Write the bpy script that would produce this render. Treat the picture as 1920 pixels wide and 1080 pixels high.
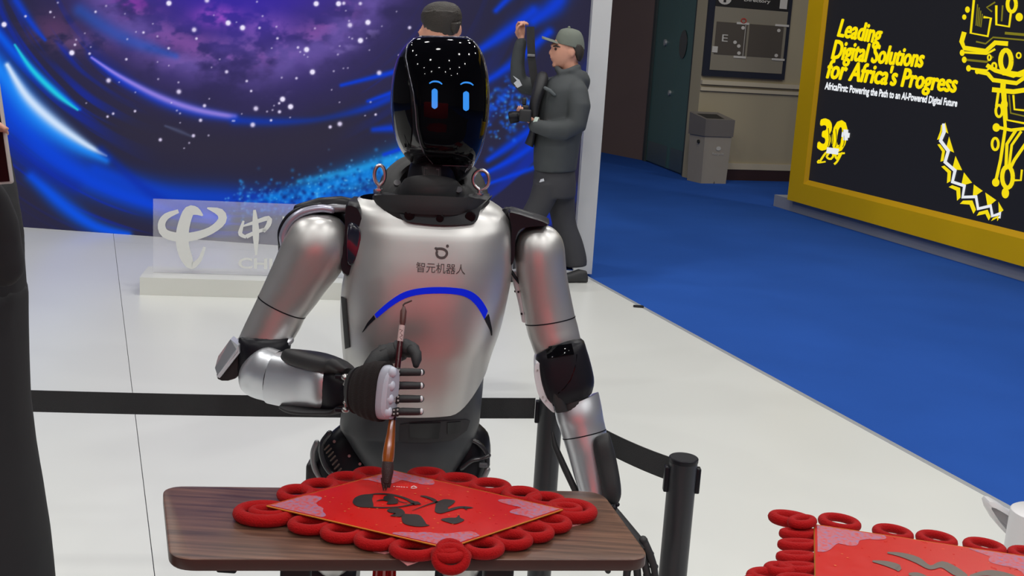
import bpy, bmesh, math, random
import numpy as np
from mathutils import Vector, Matrix
from mathutils.bvhtree import BVHTree

random.seed(7)
for o in list(bpy.data.objects):
    bpy.data.objects.remove(o, do_unlink=True)
SC = bpy.context.scene
COL = SC.collection

# ------------------------------------------------------------------ camera
FPX = 2200.0
PITCH = math.atan(447 / FPX)
ROLL = math.radians(3.55)
CH = 1.65
vF = Vector((0, math.cos(PITCH), -math.sin(PITCH)))
_R0 = Vector((1, 0, 0)); _U0 = Vector((0, math.sin(PITCH), math.cos(PITCH)))
vR = _R0 * math.cos(ROLL) + _U0 * math.sin(ROLL)
vU = -_R0 * math.sin(ROLL) + _U0 * math.cos(ROLL)
CAM = Vector((0, 0, CH))
cd = bpy.data.cameras.new('camera'); co = bpy.data.objects.new('view_camera', cd); COL.objects.link(co)
cd.sensor_width = 36.0; cd.lens = 36.0 * FPX / 1920.0; cd.clip_start = 0.05; cd.clip_end = 200
M = Matrix((vR, vU, -vF)).transposed().to_4x4(); M.translation = CAM
co.matrix_world = M
SC.camera = co

# ------------------------------------------------------------------ exposure, world, lamps
SC.view_settings.view_transform = 'Standard'
SC.view_settings.look = 'None'
SC.view_settings.gamma = 1.0
SC.view_settings.use_curve_mapping = False
SC.view_settings.exposure = 0.0
W = bpy.data.worlds.new('hall_air'); SC.world = W; W.use_nodes = True
W.node_tree.nodes['Background'].inputs[0].default_value = (0.80, 0.86, 1.0, 1)
W.node_tree.nodes['Background'].inputs[1].default_value = 0.16

def lamp(x, y, z, power, size=0.35, col=(1, 0.985, 0.95), name='hall_lamp'):
    l = bpy.data.lights.new(name, 'AREA'); l.shape = 'DISK'; l.size = size
    l.energy = power; l.color = col
    o = bpy.data.objects.new(name, l); COL.objects.link(o); o.location = (x, y, z)
    return o
# the hall's high-bay lamps: regular rows under the roof
for j, yy in enumerate((-9.0, -5.5, -2.2, 1.6, 5.2, 9.0, 12.0)):
    for i in range(4):
        x = -6.6 + i * 4.3 + (1.3 if j % 2 else 0) + random.uniform(-.9, .9)
        lamp(x, yy + random.uniform(-.8, .8), 7.2, 85.0 if yy < 8 else 68.0, random.choice((.2, .3, .45, .6)))

# ------------------------------------------------------------------ picture helpers
def ray(x, y):
    return vF + vR * ((x - 960) / FPX) + vU * ((540 - y) / FPX)
def P(x, y, Y):
    d = ray(x, y); return CAM + d * (Y / d.y)
def PZ(x, y, z=0.0):
    d = ray(x, y); return CAM + d * ((z - CH) / d.z)
def PP(x, y, o, n):
    d = ray(x, y); return CAM + d * ((o - CAM).dot(n) / d.dot(n))

# ------------------------------------------------------------------ materials
MATS = {}
def mat(name, col, rough=0.5, metal=0.0, emit=0.0, ecol=None, bump=0.0, bscale=200, var=0.0, vscale=8,
        coat=0.0, alpha=1.0, trans=0.0, spec=0.5, sheen=0.0, rvar=0.0):
    if name in MATS: return MATS[name]
    m = bpy.data.materials.new(name); m.use_nodes = True
    nt = m.node_tree; b = nt.nodes['Principled BSDF']
    b.inputs['Base Color'].default_value = (*col, 1)
    b.inputs['Roughness'].default_value = rough
    b.inputs['Metallic'].default_value = metal
    b.inputs['Coat Weight'].default_value = coat
    b.inputs['Coat Roughness'].default_value = 0.03
    b.inputs['Alpha'].default_value = alpha
    b.inputs['Transmission Weight'].default_value = trans
    b.inputs['Specular IOR Level'].default_value = spec
    b.inputs['Sheen Weight'].default_value = sheen
    if emit:
        b.inputs['Emission Color'].default_value = (*(ecol or col), 1)
        b.inputs['Emission Strength'].default_value = emit
    tc = nt.nodes.new('ShaderNodeTexCoord')
    if var or rvar:
        n = nt.nodes.new('ShaderNodeTexNoise'); n.inputs['Scale'].default_value = vscale; n.inputs['Detail'].default_value = 4
        nt.links.new(tc.outputs['Object'], n.inputs['Vector'])
        if var:
            r = nt.nodes.new('ShaderNodeMapRange')
            r.inputs[3].default_value = 1 - var; r.inputs[4].default_value = 1 + var
            nt.links.new(n.outputs['Fac'], r.inputs[0])
            mx = nt.nodes.new('ShaderNodeVectorMath'); mx.operation = 'SCALE'
            mx.inputs[0].default_value = col
            nt.links.new(r.outputs[0], mx.inputs['Scale'])
            nt.links.new(mx.outputs[0], b.inputs['Base Color'])
        if rvar:
            r = nt.nodes.new('ShaderNodeMapRange')
            r.inputs[3].default_value = max(0, rough - rvar); r.inputs[4].default_value = rough + rvar
            nt.links.new(n.outputs['Fac'], r.inputs[0]); nt.links.new(r.outputs[0], b.inputs['Roughness'])
    if bump:
        n = nt.nodes.new('ShaderNodeTexNoise'); n.inputs['Scale'].default_value = bscale; n.inputs['Detail'].default_value = 3
        nt.links.new(tc.outputs['Object'], n.inputs['Vector'])
        bp = nt.nodes.new('ShaderNodeBump'); bp.inputs['Strength'].default_value = bump; bp.inputs['Distance'].default_value = 0.004
        nt.links.new(n.outputs['Fac'], bp.inputs['Height']); nt.links.new(bp.outputs[0], b.inputs['Normal'])
    MATS[name] = m
    return m
def s2l(r, g, b):
    f = lambda c: (c / 255 / 12.92) if c / 255 <= 0.04045 else ((c / 255 + 0.055) / 1.055) ** 2.4
    return (f(r), f(g), f(b))

silver = mat('silver_paint', (0.62, 0.612, 0.60), 0.40, 0.85, rvar=0.03, vscale=30)
silver_s = mat('satin_silver', (0.68, 0.70, 0.74), 0.36, 0.85, rvar=.03, vscale=30)
darkshell = mat('dark_grey_shell', (0.045, 0.048, 0.055), 0.42, 0.2, rvar=.04)
blackp = mat('black_plastic', (0.010, 0.010, 0.014), 0.38, 0.0, rvar=.05, spec=.2)
blackm = mat('matt_black_plastic', (0.018, 0.018, 0.02), 0.55, 0.0, bump=.05)
rubber = mat('black_rubber', (0.02, 0.02, 0.022), 0.6, bump=.15, bscale=400)
gloss = mat('gloss_black', (0.003, 0.003, 0.004), 0.045, 0.0, spec=.2)
chrome = mat('chrome', (0.62, 0.63, 0.66), 0.32, 1.0, rvar=.05)
steel = mat('small_steel', (0.45, 0.44, 0.43), 0.35, 1.0, rvar=.05)
whitep = mat('white_plastic', (0.72, 0.73, 0.76), 0.35, rvar=.05)
lilac = mat('pale_knuckle_plastic', (0.60, 0.64, 0.74), 0.35, rvar=.05)

# ------------------------------------------------------------------ mesh builder
WORG = {}
class MB:
    def __init__(s): s.v = []; s.f = []; s.m = []
    def add(s, vs, fs, mi=0):
        b = len(s.v); s.v += [Vector(v) for v in vs]
        for f in fs: s.f.append([i + b for i in f]); s.m.append(mi)
        return s
    def rings(s, R, mi=0, cap=True, closed=True, loop=False):
        n = len(R[0]); b = len(s.v)
        for r in R: s.v += [Vector(p) for p in r]
        k = len(R)
        for i in range(k if loop else k - 1):
            i2 = (i + 1) % k
            for j in range(n if closed else n - 1):
                j2 = (j + 1) % n
                s.f.append([b + i * n + j, b + i * n + j2, b + i2 * n + j2, b + i2 * n + j]); s.m.append(mi)
        if cap and not loop:
            s.f.append([b + j for j in range(n)][::-1]); s.m.append(mi)
            s.f.append([b + (k - 1) * n + j for j in range(n)]); s.m.append(mi)
        return s
    def tube(s, pts, rad, n=12, mi=0, loop=False, flat=1.0, up=None, rnd=False):
        pts = [Vector(p) for p in pts]; k = len(pts)
        rs = rad if isinstance(rad, (list, tuple)) else [rad] * k
        if rnd and not loop:
            a = (pts[0] - pts[1]).normalized(); c = (pts[-1] - pts[-2]).normalized()
            pre = [(pts[0] + a * rs[0] * math.sin(t), rs[0] * math.cos(t)) for t in (1.5, 1.1, .6)]
            post = [(pts[-1] + c * rs[-1] * math.sin(t), rs[-1] * math.cos(t)) for t in (.6, 1.1, 1.5)]
            pts = [q[0] for q in pre] + pts + [q[0] for q in post]
            rs = [q[1] for q in pre] + list(rs) + [q[1] for q in post]; k = len(pts)
        R = []; prev = None
        for i in range(k):
            if loop: t = pts[(i + 1) % k] - pts[i - 1]
            else: t = pts[min(i + 1, k - 1)] - pts[max(i - 1, 0)]
            t.normalize()
            if prev is None:
                u = Vector(up) if up else Vector((0, 0, 1))
                if abs(u.dot(t)) > .95: u = Vector((1, 0, 0))
            else: u = prev
            u = (u - t * u.dot(t)).normalized(); prev = u
            w = t.cross(u)
            R.append([pts[i] + u * (rs[i] * flat * math.cos(a)) + w * (rs[i] * math.sin(a))
                      for a in (2 * math.pi * j / n for j in range(n))])
        return s.rings(R, mi, cap=not loop, loop=loop)
    def box(s, c, sz, mi=0, ax=None, bev=0.0):
        bm = bmesh.new(); bmesh.ops.create_cube(bm, size=1)
        for v in bm.verts: v.co = Vector((v.co.x * sz[0], v.co.y * sz[1], v.co.z * sz[2]))
        if bev: bmesh.ops.bevel(bm, geom=list(bm.edges), offset=bev, segments=3, affect='EDGES', profile=.5)
        A = ax or (Vector((1, 0, 0)), Vector((0, 1, 0)), Vector((0, 0, 1)))
        c = Vector(c); bm.verts.index_update()
        vs = [c + A[0] * v.co.x + A[1] * v.co.y + A[2] * v.co.z for v in bm.verts]
        fs = [[v.index for v in f.verts] for f in bm.faces]; bm.free()
        return s.add(vs, fs, mi)
    def ell(s, c, r, mi=0, ax=None, nu=20, nv=12, pw=1.0):
        A = ax or (Vector((1, 0, 0)), Vector((0, 1, 0)), Vector((0, 0, 1))); c = Vector(c); R = []
        for i in range(nv + 1):
            t = -math.pi / 2 + math.pi * (i + .02) / (nv + .04)
            cz, rr = math.sin(t), math.cos(t)
            R.append([c + A[0] * (r[0] * rr * math.cos(a)) + A[1] * (r[1] * rr * math.sin(a)) + A[2] * (r[2] * cz)
                      for a in (2 * math.pi * j / nu for j in range(nu))])
        return s.rings(R, mi)
    def prism(s, poly, off, mi=0):
        n = len(poly); a = [Vector(p) for p in poly]; b = [p + Vector(off) for p in a]
        fs = [list(range(n))[::-1], list(range(n, 2 * n))]
        fs += [[i, (i + 1) % n, n + (i + 1) % n, n + i] for i in range(n)]
        return s.add(a + b, fs, mi)
    def cyl(s, a, b, r, n=24, mi=0, r2=None, bev=0.0):
        a = Vector(a); b = Vector(b); r2 = r if r2 is None else r2
        if bev:
            d = (b - a).normalized()
            return s.tube([a, a + d * bev, b - d * bev, b], [r - bev, r, r2, r2 - bev], n, mi)
        return s.tube([a, b], [r, r2], n, mi)
    def build(s, name, mats, parent=None, smooth=40, solid=0.0, sub=0, label=None, cat=None, group=None, kind=None, origin=None):
        me = bpy.data.meshes.new(name)
        if origin is None:
            lo = [min(v[i] for v in s.v) for i in range(3)]; hi = [max(v[i] for v in s.v) for i in range(3)]
            origin = Vector([(lo[0] + hi[0]) / 2, (lo[1] + hi[1]) / 2, lo[2] if parent is None else (lo[2] + hi[2]) / 2])
        origin = Vector(origin)
        me.from_pydata([v - origin for v in s.v], [], s.f)
        if not isinstance(mats, (list, tuple)): mats = [mats]
        for m_ in mats: me.materials.append(m_)
        if len(mats) > 1: me.polygons.foreach_set('material_index', s.m)
        me.validate()
        bm = bmesh.new(); bm.from_mesh(me); bmesh.ops.recalc_face_normals(bm, faces=bm.faces)
        if solid: bmesh.ops.solidify(bm, geom=list(bm.faces), thickness=solid)
        bm.to_mesh(me); bm.free()
        if smooth:
            me.shade_smooth(); me.set_sharp_from_angle(angle=math.radians(smooth))
        o = bpy.data.objects.new(name, me); COL.objects.link(o)
        if sub:
            md = o.modifiers.new('s', 'SUBSURF'); md.levels = sub; md.render_levels = sub
        place(o, origin, parent); tag(o, label, cat, group, kind)
        return o
def place(o, origin, parent):
    WORG[o.name] = Vector(origin)
    if parent: o.parent = parent; o.location = Vector(origin) - WORG[parent.name]
    else: o.location = origin
def tag(o, label=None, cat=None, group=None, kind=None):
    if label: o['label'] = label
    if cat: o['category'] = cat
    if group: o['group'] = group
    if kind: o['kind'] = kind
    return o
def empty(name, loc, label=None, cat=None, group=None, kind=None):
    o = bpy.data.objects.new(name, None); COL.objects.link(o); o.empty_display_size = .1
    place(o, loc, None); return tag(o, label, cat, group, kind)

def catmull(rows, k=4, loop=False):
    rows = [tuple(map(float, r)) for r in rows]; n = len(rows); out = []
    for i in range(n if loop else n - 1):
        g = (lambda q: rows[q % n]) if loop else (lambda q: rows[min(max(q, 0), n - 1)])
        a, b, c, d = g(i - 1), g(i), g(i + 1), g(i + 2)
        for j in range(k):
            t = j / k
            out.append(tuple(.5 * (2 * b[m] + (c[m] - a[m]) * t + (2 * a[m] - 5 * b[m] + 4 * c[m] - d[m]) * t * t
                             + (3 * b[m] - a[m] - 3 * c[m] + d[m]) * t ** 3) for m in range(len(b))))
    if not loop: out.append(rows[-1])
    return out
def sgnp(v, p): return math.copysign(abs(v) ** p, v)
# sections: (left x, left y, right x, right y, distance Y, half depth) -> rings of a limb or a body
def sect_rings(secs, k=3, n=2.0, seg=28, frac=None):
    S = catmull(secs, k) if k > 1 else [tuple(map(float, q)) for q in secs]
    L = [P(q[0], q[1], q[4]) for q in S]; Rr = [P(q[2], q[3], q[4]) for q in S]
    C = [(a + b) / 2 for a, b in zip(L, Rr)]; out = []
    for i, q in enumerate(S):
        ax = (C[min(i + 1, len(S) - 1)] - C[max(i - 1, 0)])
        h = (Rr[i] - L[i]) / 2
        d = h.cross(ax)
        if d.length < 1e-9: d = Vector((0, 1, 0))
        d.normalize()
        if d.y > 0: d = -d
        nn = q[6] if len(q) > 6 else n
        ring = []
        for j in range(seg):
            a = 2 * math.pi * j / seg
            ring.append(C[i] + h * sgnp(math.cos(a), 2 / nn) + d * (q[5] * sgnp(math.sin(a), 2 / nn)))
        out.append(ring)
    return out
def bvh_of(mb): return BVHTree.FromPolygons([tuple(v) for v in mb.v], mb.f)
def stick(bv, x, y, off=0.0, Y=None):
    d = ray(x, y).normalized()
    h = bv.ray_cast(CAM, d)
    if h[0] is None:
        q = P(x, y, Y or 2.6); r = bv.find_nearest(q); n = r[1]
        if n.dot(d) > 0: n = -n
        return r[0] + n * off
    n = h[1]
    if n.dot(d) > 0: n = -n
    return h[0] + n * off
def patch(mb, bv, top, bot, nu=16, nv=4, off=0.004, inn=-0.004, mi=0):
    def samp(pl, t):
        seg = [math.dist(pl[i], pl[i + 1]) for i in range(len(pl) - 1)]; T = sum(seg) * t
        for i, sg in enumerate(seg):
            if T <= sg or i == len(seg) - 1:
                f = min(1, T / sg); return (pl[i][0] + (pl[i + 1][0] - pl[i][0]) * f, pl[i][1] + (pl[i + 1][1] - pl[i][1]) * f)
            T -= sg
    O = []; I = []
    for i in range(nu + 1):
        a = samp(top, i / nu); b = samp(bot, i / nu); ro = []; ri = []
        for j in range(nv + 1):
            t = j / nv; x = a[0] + (b[0] - a[0]) * t; y = a[1] + (b[1] - a[1]) * t
            ro.append(stick(bv, x, y, off)); ri.append(stick(bv, x, y, inn))
        O.append(ro + ri[::-1])
    return mb.rings(O, mi)

# text: glyph outlines as a flat mesh, placed by a mapping (x, y) -> point
def text_mesh(s, bold=0.0, shear=0.0, align='LEFT', spacing=1.0):
    c = bpy.data.curves.new('t', 'FONT'); c.body = s; c.offset = bold; c.shear = shear
    c.align_x = align; c.resolution_u = 3; c.space_character = spacing
    o = bpy.data.objects.new('t', c); COL.objects.link(o)
    dg = bpy.context.evaluated_depsgraph_get(); dg.update()
    me = o.evaluated_get(dg).to_mesh()
    vs = [(v.co.x, v.co.y) for v in me.vertices]; fs = [list(p.vertices) for p in me.polygons]
    o.evaluated_get(dg).to_mesh_clear()
    bpy.data.objects.remove(o, do_unlink=True); bpy.data.curves.remove(c)
    x0 = min(v[0] for v in vs); x1 = max(v[0] for v in vs); y0 = min(v[1] for v in vs); y1 = max(v[1] for v in vs)
    return [((x - x0) / (x1 - x0), (y - y0) / (y1 - y0)) for x, y in vs], fs
def text_on(mb, s, fn, mi=0, strike=0.0, strikey=0.0, **kw):
    vs, fs = text_mesh(s, **kw)
    for dx, dy in (((0, 0),) if not strike else ((0, 0), (-strike, 0), (strike, 0), (0, strikey), (0, -strikey), (strike * .7, strikey * .7), (-strike * .7, -strikey * .7), (-strike * .7, strikey * .7), (strike * .7, -strikey * .7))):
        mb.add([fn(x + dx, y + dy) for x, y in vs], fs, mi)
def quadmap(p00, p10, p01, p11, fn):
    def g(x, y):
        a = (p00[0] * (1 - x) + p10[0] * x, p00[1] * (1 - x) + p10[1] * x); b = (p01[0] * (1 - x) + p11[0] * x, p01[1] * (1 - x) + p11[1] * x)
        return fn(a[0] * (1 - y) + b[0] * y, a[1] * (1 - y) + b[1] * y)
    return g
def strokepoly(pts, w):           # ribbon of varying width in 2D
    out1 = []; out2 = []; n = len(pts)
    for i, p in enumerate(pts):
        a = pts[max(i - 1, 0)]; b = pts[min(i + 1, n - 1)]
        dx, dy = b[0] - a[0], b[1] - a[1]; L = math.hypot(dx, dy) or 1
        ww = w[i] if isinstance(w, (list, tuple)) else w
        out1.append((p[0] - dy / L * ww / 2, p[1] + dx / L * ww / 2)); out2.append((p[0] + dy / L * ww / 2, p[1] - dx / L * ww / 2))
    return out1, out2
def ribbon(mb, pts, w, fn, mi=0, k=3, loop=False):
    if isinstance(w, (int, float)): w = [w] * len(pts)
    q = [(p[0], p[1], ww) for p, ww in zip(pts, w)]
    if k > 1: q = catmull(q, k, loop)
    if loop: q = q + q[:2]
    a, b = strokepoly([t[:2] for t in q], [t[2] for t in q])
    n = len(a)
    mb.add([fn(*p) for p in a] + [fn(*p) for p in b], [[i, i + 1, n + i + 1, n + i] for i in range(n - 1)], mi)
def disc2(mb, c, rx, ry, fn, mi=0, n=16):
    mb.add([fn(c[0] + rx * math.cos(2 * math.pi * i / n), c[1] + ry * math.sin(2 * math.pi * i / n)) for i in range(n)], [list(range(n))], mi)

def fuse(mb, name, mats, parent=None, voxel=.012, smooth_it=4, **kw):
    """overlapping lofts fused into one continuous skin"""
    me = bpy.data.meshes.new('tmp'); me.from_pydata([tuple(v) for v in mb.v], [], mb.f); me.validate()
    bm = bmesh.new(); bm.from_mesh(me); bmesh.ops.recalc_face_normals(bm, faces=bm.faces); bm.to_mesh(me); bm.free()
    o = bpy.data.objects.new('tmp', me); COL.objects.link(o)
    r = o.modifiers.new('r', 'REMESH'); r.mode = 'VOXEL'; r.voxel_size = voxel
    sm = o.modifiers.new('s', 'SMOOTH'); sm.factor = .5; sm.iterations = smooth_it
    dg = bpy.context.evaluated_depsgraph_get(); dg.update()
    e = o.evaluated_get(dg); m2 = e.to_mesh()
    out = MB(); out.v = [v.co.copy() for v in m2.vertices]; out.f = [list(p.vertices) for p in m2.polygons]; out.m = [0] * len(out.f)
    e.to_mesh_clear(); bpy.data.objects.remove(o, do_unlink=True); bpy.data.meshes.remove(me)
    return out.build(name, mats, parent, smooth=180, **kw)

# ================================================================== THE HALL
VZ = Vector((0, 0, 1))
carpet_m = mat('blue_carpet', s2l(38, 81, 162), 0.95, bump=.5, bscale=300, var=.18, vscale=1.2, spec=.1)
b = MB(); b.box((0, 6, -.08), (40, 46, .1)); b.build('floor', carpet_m, smooth=0, kind='structure')

# raised white stage of two large panels, seam running away from the viewer
panel_m = mat('white_stage_laminate', (0.665, 0.675, 0.65), 0.30, spec=.5, var=.02, vscale=.8, rvar=.06)
E1 = Vector((1.362, -4.065, 0)).normalized()
EA = Vector((0.627, 8.515, 0)) - Vector((0.0, 0, 0))
def edge_x(y, base=EA): return base.x + E1.x / E1.y * (y - base.y)
stage = empty('platform', (0, 4, 0), kind='structure')
s0 = PZ(272, 930); s1 = PZ(232, 600)
def seam_x(y): return s0.x + (s1.x - s0.x) / (s1.y - s0.y) * (y - s0.y)
def slab(xa, xb, ya, yb, nm='floor_panel'):
    m_ = MB(); ys = (ya, yb)
    poly = [Vector((xa(ys[0]), ys[0], 0)), Vector((xb(ys[0]), ys[0], 0)), Vector((xb(ys[1]), ys[1], 0)), Vector((xa(ys[1]), ys[1], 0))]
    m_.prism(poly, (0, 0, -.03)); return m_.build(nm, panel_m, stage, smooth=0)
slab(lambda y: -9.0, lambda y: seam_x(y) - .0015, 1.2, 10.2)
slab(lambda y: seam_x(y) + .0015, lambda y: edge_x(y) - .012, 1.2, 8.95)
slab(lambda y: seam_x(y) + .0015, lambda y: .4, 8.953, 10.2)
m_ = MB(); m_.prism([Vector((edge_x(8.95) - .012, 8.95, .001)), Vector((edge_x(1.2) - .012, 1.2, .001)), Vector((edge_x(1.2) + .02, 1.2, .001)), Vector((edge_x(8.95) + .02, 8.95, .001))], (0, 0, -.032))
m_.build('edge_trim', mat('grey_edge_strip', (.42, .44, .48), .35, .3, rvar=.05), stage, smooth=0)
q = PZ(1197, 576)
m_ = MB(); m_.box((q.x, q.y, .006), (.07, .035, .012), bev=.004)
m_.build('floor_box', blackp, label='small dark cable cover flat on the white floor near its right edge', cat='cable cover')

# hall behind the viewer: dark carpet, the long red counter added for the robot to mirror, far walls
aisle = mat('dark_aisle_carpet', (.035, .037, .045), .9, bump=.3, bscale=300)
m_ = MB(); m_.box((-1.5, -4.2, -.015), (14, 10.6, .03)); m_.build('trim_1', aisle, smooth=0, kind='structure')
red_m = mat('red_reflector_coat', s2l(240, 24, 30), .6, rvar=.05)
m_ = MB(); m_.box((-.45, -2.5, .62), (3.5, .5, 1.24), bev=.01); m_.build('added_reflector', red_m, smooth=30, label='long red counter added behind the viewer for the robot to mirror', cat='reflector')
for lx in (-2.0, -.5, 1.0):     # added spots that brighten the red box, so its reflection shows on the robot
    l_ = lamp(lx, -.9, 3.6, 26.0, .16, name='added_spot'); l_.rotation_euler = (math.radians(-30), 0, 0); l_.data.spread = math.radians(90)
hallw = mat('far_hall_wall', (.40, .39, .38), .8, var=.1)
m_ = MB(); m_.box((0, -16, 5), (44, .3, 11)); m_.build('wall_rear', hallw, smooth=0, kind='structure')
m_ = MB(); m_.box((-19, 3, 5), (.3, 38, 11)); m_.build('wall_left', hallw, smooth=0, kind='structure')
m_ = MB(); m_.box((19, 3, 5), (.3, 38, 11)); m_.build('wall_right', hallw, smooth=0, kind='structure')
m_ = MB(); m_.box((-9, 21.5, 5), (20, .3, 11)); m_.build('wall_back_left', hallw, smooth=0, kind='structure')
roof_m = mat('hall_roof', (.09, .09, .095), .8, var=.1)
m_ = MB(); m_.box((0, 3, 9.6), (40, 40, .2)); m_.build('ceiling', roof_m, smooth=0, kind='structure')

# ---- back wall: brown wall, green double door on the angled return, cream wall
fb = -.03
pA = PZ(1080, 276, fb); pB = PZ(1207, 301, fb); pC = PZ(1284, 331, fb); pD = PZ(1297, 336, fb); pE = PZ(1475, 340, fb)
def wallbox(name, a, b_, h, t, m, z0=fb, parent=None, **kw):
    d = (b_ - a); d.z = 0; n = Vector((d.y, -d.x, 0)).normalized()
    if n.y > 0: n = -n
    x = MB(); x.prism([Vector((a.x, a.y, z0)), Vector((b_.x, b_.y, z0)), Vector((b_.x, b_.y, 0)) - n * t + VZ * z0, Vector((a.x, a.y, 0)) - n * t + VZ * z0], (0, 0, h))
    return x.build(name, m, parent, smooth=0, **kw)
brown_m = mat('brown_wall_paint', s2l(116, 95, 88), .7, var=.12, vscale=.7)
wallbox('wall_back', pA + (pA - pB) * 4, pB, 8, .3, brown_m, kind='structure')
cream_m = mat('cream_wall_paint', s2l(172, 160, 132), .75, var=.03, vscale=1)
dE = (pE - pD).normalized()
wallbox('wall_back_right', pD, pD + dE * 9, 8, .3, cream_m, kind='structure')
# door
door = empty('door_1', (pB + pC) / 2, kind='structure')
green_m = mat('green_door_paint', s2l(74, 110, 104), .45, var=.05, vscale=2)
dframe = mat('dark_green_frame', s2l(48, 58, 58), .5)
dd = (pC - pB); dl = dd.length; dd.normalize(); dn = Vector((dd.y, -dd.x, 0)).normalized()
if dn.y > 0: dn = -dn
if (CAM - pB).dot(dn) < 0: dn = -dn
def door_pt(u, z, off=0.0): return pB + dd * u + VZ * (z) + dn * off
def doorbox(name, u0, u1, z0, z1, off, t, m, parent=door, lab=None):
    x = MB(); x.prism([door_pt(u0, z0 , off), door_pt(u1, z0, off), door_pt(u1, z1, off), door_pt(u0, z1, off)], dn * -t)
    return x.build(name, m, parent, smooth=0, label=lab)
doorbox('door_frame', 0, .12, 0, 3.2, .03, .12, dframe)
doorbox('door_frame', dl - .1, dl, 0, 3.2, .03, .12, dframe)
mid = dl * .60
lf = doorbox('door_leaf', .125, mid - .006, .02, 3.1, .0, .05, green_m)
rf = doorbox('door_leaf', mid + .006, dl - .105, .02, 3.1, .0, .05, green_m)
doorbox('door_lintel', .125, dl - .105, 3.1, 3.35, .0, .08, mat('door_lintel_dark', (.02, .022, .022), .6))
x = MB(); wn = PP(1282, 83, pB, dn)
uu = (wn - pB).dot(dd)
ring = []
poly = [wn + dd * (.19 * math.cos(a)) + VZ * (.21 * math.sin(a)) + dn * .012 for a in (2 * math.pi * i / 28 for i in range(28))]
x.prism(poly, dn * -.02); x.build('round_window', mat('dark_door_glass', (.012, .018, .018), .1), rf, smooth=0)
for px_, py_ in ((1249, 80), (1257, 174)):
    c = PP(px_, py_, pB, dn); x = MB(); x.cyl(c, c + dn * .03, .05 if py_ < 100 else .04, 16)
    x.build('door_lock', mat('door_hardware', (.5, .5, .5) if py_ < 100 else (.03, .03, .03), .4, .5), lf)
doorbox('kick_plate', .2, mid - .1, .03, .35, .006, .004, mat('steel_kick', s2l(96, 112, 112), .4, .4), lf)
doorbox('kick_plate', mid + .1, dl - .2, .03, .35, .006, .004, mat('steel_kick', (1, 1, 1)), rf)
# brown hall: nothing above; dark doorway reveal
wallbox('wall_side', pB, pC, 5, .4, brown_m, z0=3.3, kind='structure')
# cream wall trims
cn = Vector((dE.y, -dE.x, 0));
if cn.y > 0: cn = -cn
def cwall(px_, py_, off=0.0): return PP(px_, py_, pD, cn) + cn * off
def cz(px_, py_): return cwall(px_, py_).z
zr = cz(1400, 158)
def stripe(name, z0, z1, t, m, u0=0, u1=9, **kw):
    x = MB(); a = pD + dE * u0; c = pD + dE * u1
    x.prism([Vector((a.x, a.y, z0)), Vector((c.x, c.y, z0)), Vector((c.x, c.y, z1)), Vector((a.x, a.y, z1))], cn * t)
    return x.build(name, m, smooth=0, **kw)
trim_m = mat('cream_trim', s2l(196, 184, 158), .6)
stripe('trim_3', zr - .03, zr + .03, .05, trim_m, kind='structure')
stripe('trim_4', zr - .12, zr - .07, .03, trim_m, kind='structure')
stripe('baseboard_back', fb, .13, .02, mat('dark_baseboard', s2l(52, 30, 28), .6), kind='structure')
stripe('trim_5', .13, .22, .03, trim_m, kind='structure')
x = MB(); x.prism([pC + VZ * 0, pD + VZ * 0, pD + Vector((0, .4, 0)), pC + Vector((0, .4, 0))], (0, 0, 8)); x.build('trim_6', mat('pale_door_jamb', s2l(160, 156, 150), .6), smooth=0, kind='structure')

# directory board on the cream wall
bd = [cwall(1315, 140, .05), cwall(1467, 151, .05), cwall(1480, -12, .05), cwall(1329, -24, .05)]
zc0 = (bd[0].z + bd[1].z) / 2; zc1 = (bd[2].z + bd[3].z) / 2
u0 = (bd[0] - pD).dot(dE); u1 = (bd[1] - pD).dot(dE)
board = empty('directory_board', (bd[0] + bd[1]) / 2, 'black framed wall board with a grey floor plan of the halls on the cream wall', 'sign board')
def bpt(u, z, off): return pD + dE * (u0 + (u1 - u0) * u) + VZ * (zc0 + (zc1 - zc0) * z - pD.z) + cn * off
def brect(m_, a, b_, c, d, off, mi=0, t=.004):
    m_.prism([bpt(a, b_, off), bpt(c, b_, off), bpt(c, d, off), bpt(a, d, off)], cn * -t, mi)
x = MB(); brect(x, 0, 0, 1, 1, .05, t=.05); fr_ = x.build('frame', mat('dark_board_frame', s2l(40, 42, 52), .35), board, smooth=0)
taupe = mat('board_taupe', s2l(140, 132, 114), .6); hallc = mat('board_hall_brown', s2l(84, 76, 66), .6)
palec = mat('board_pale', s2l(205, 200, 190), .6); dark_t = mat('board_title_dark', s2l(38, 35, 32), .5)
x = MB(); brect(x, .07, .07, .955, .79, .056); x.build('map_sheet', taupe, board, smooth=0)
x = MB(); brect(x, .07, .795, .955, .97, .056); x.build('title_band', dark_t, board, smooth=0)
x = MB(); brect(x, .10, .25, .475, .62, .060); x.build('hall_plan', hallc, board, smooth=0)
x = MB(); brect(x, .50, .25, .92, .62, .060); x.build('hall_plan', hallc, board, smooth=0)
x = MB(); fb2 = lambda a, c: bpt(a, c, .064)
for (a, c, w_) in ((.34, .62, .15), (.81, .63, .17), (.34, .235, .15), (.81, .235, .16)): brect(x, a, c - .012, a + w_, c + .012, .064)
for a, c in ((.42, .57), (.86, .57), (.40, .28), (.86, .28), (.34, .40), (.39, .36)): disc2(x, (a, c), .022, .02, fb2)
brect(x, .075, .27, .14, .34, .064)
text_on(x, 'E', lambda a, c: fb2(.18 + a * .07, .40 + c * .08))
text_on(x, 'Directory', lambda a, c: fb2(.40 + a * .32, .86 + c * .05), bold=.02)
disc2(x, (.17, .88), .08, .065, fb2)
brect(x, .84, .82, .93, .95, .064)
ribbon(x, [(.45, .25), (.45, .62)], .006, fb2, k=1)
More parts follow.
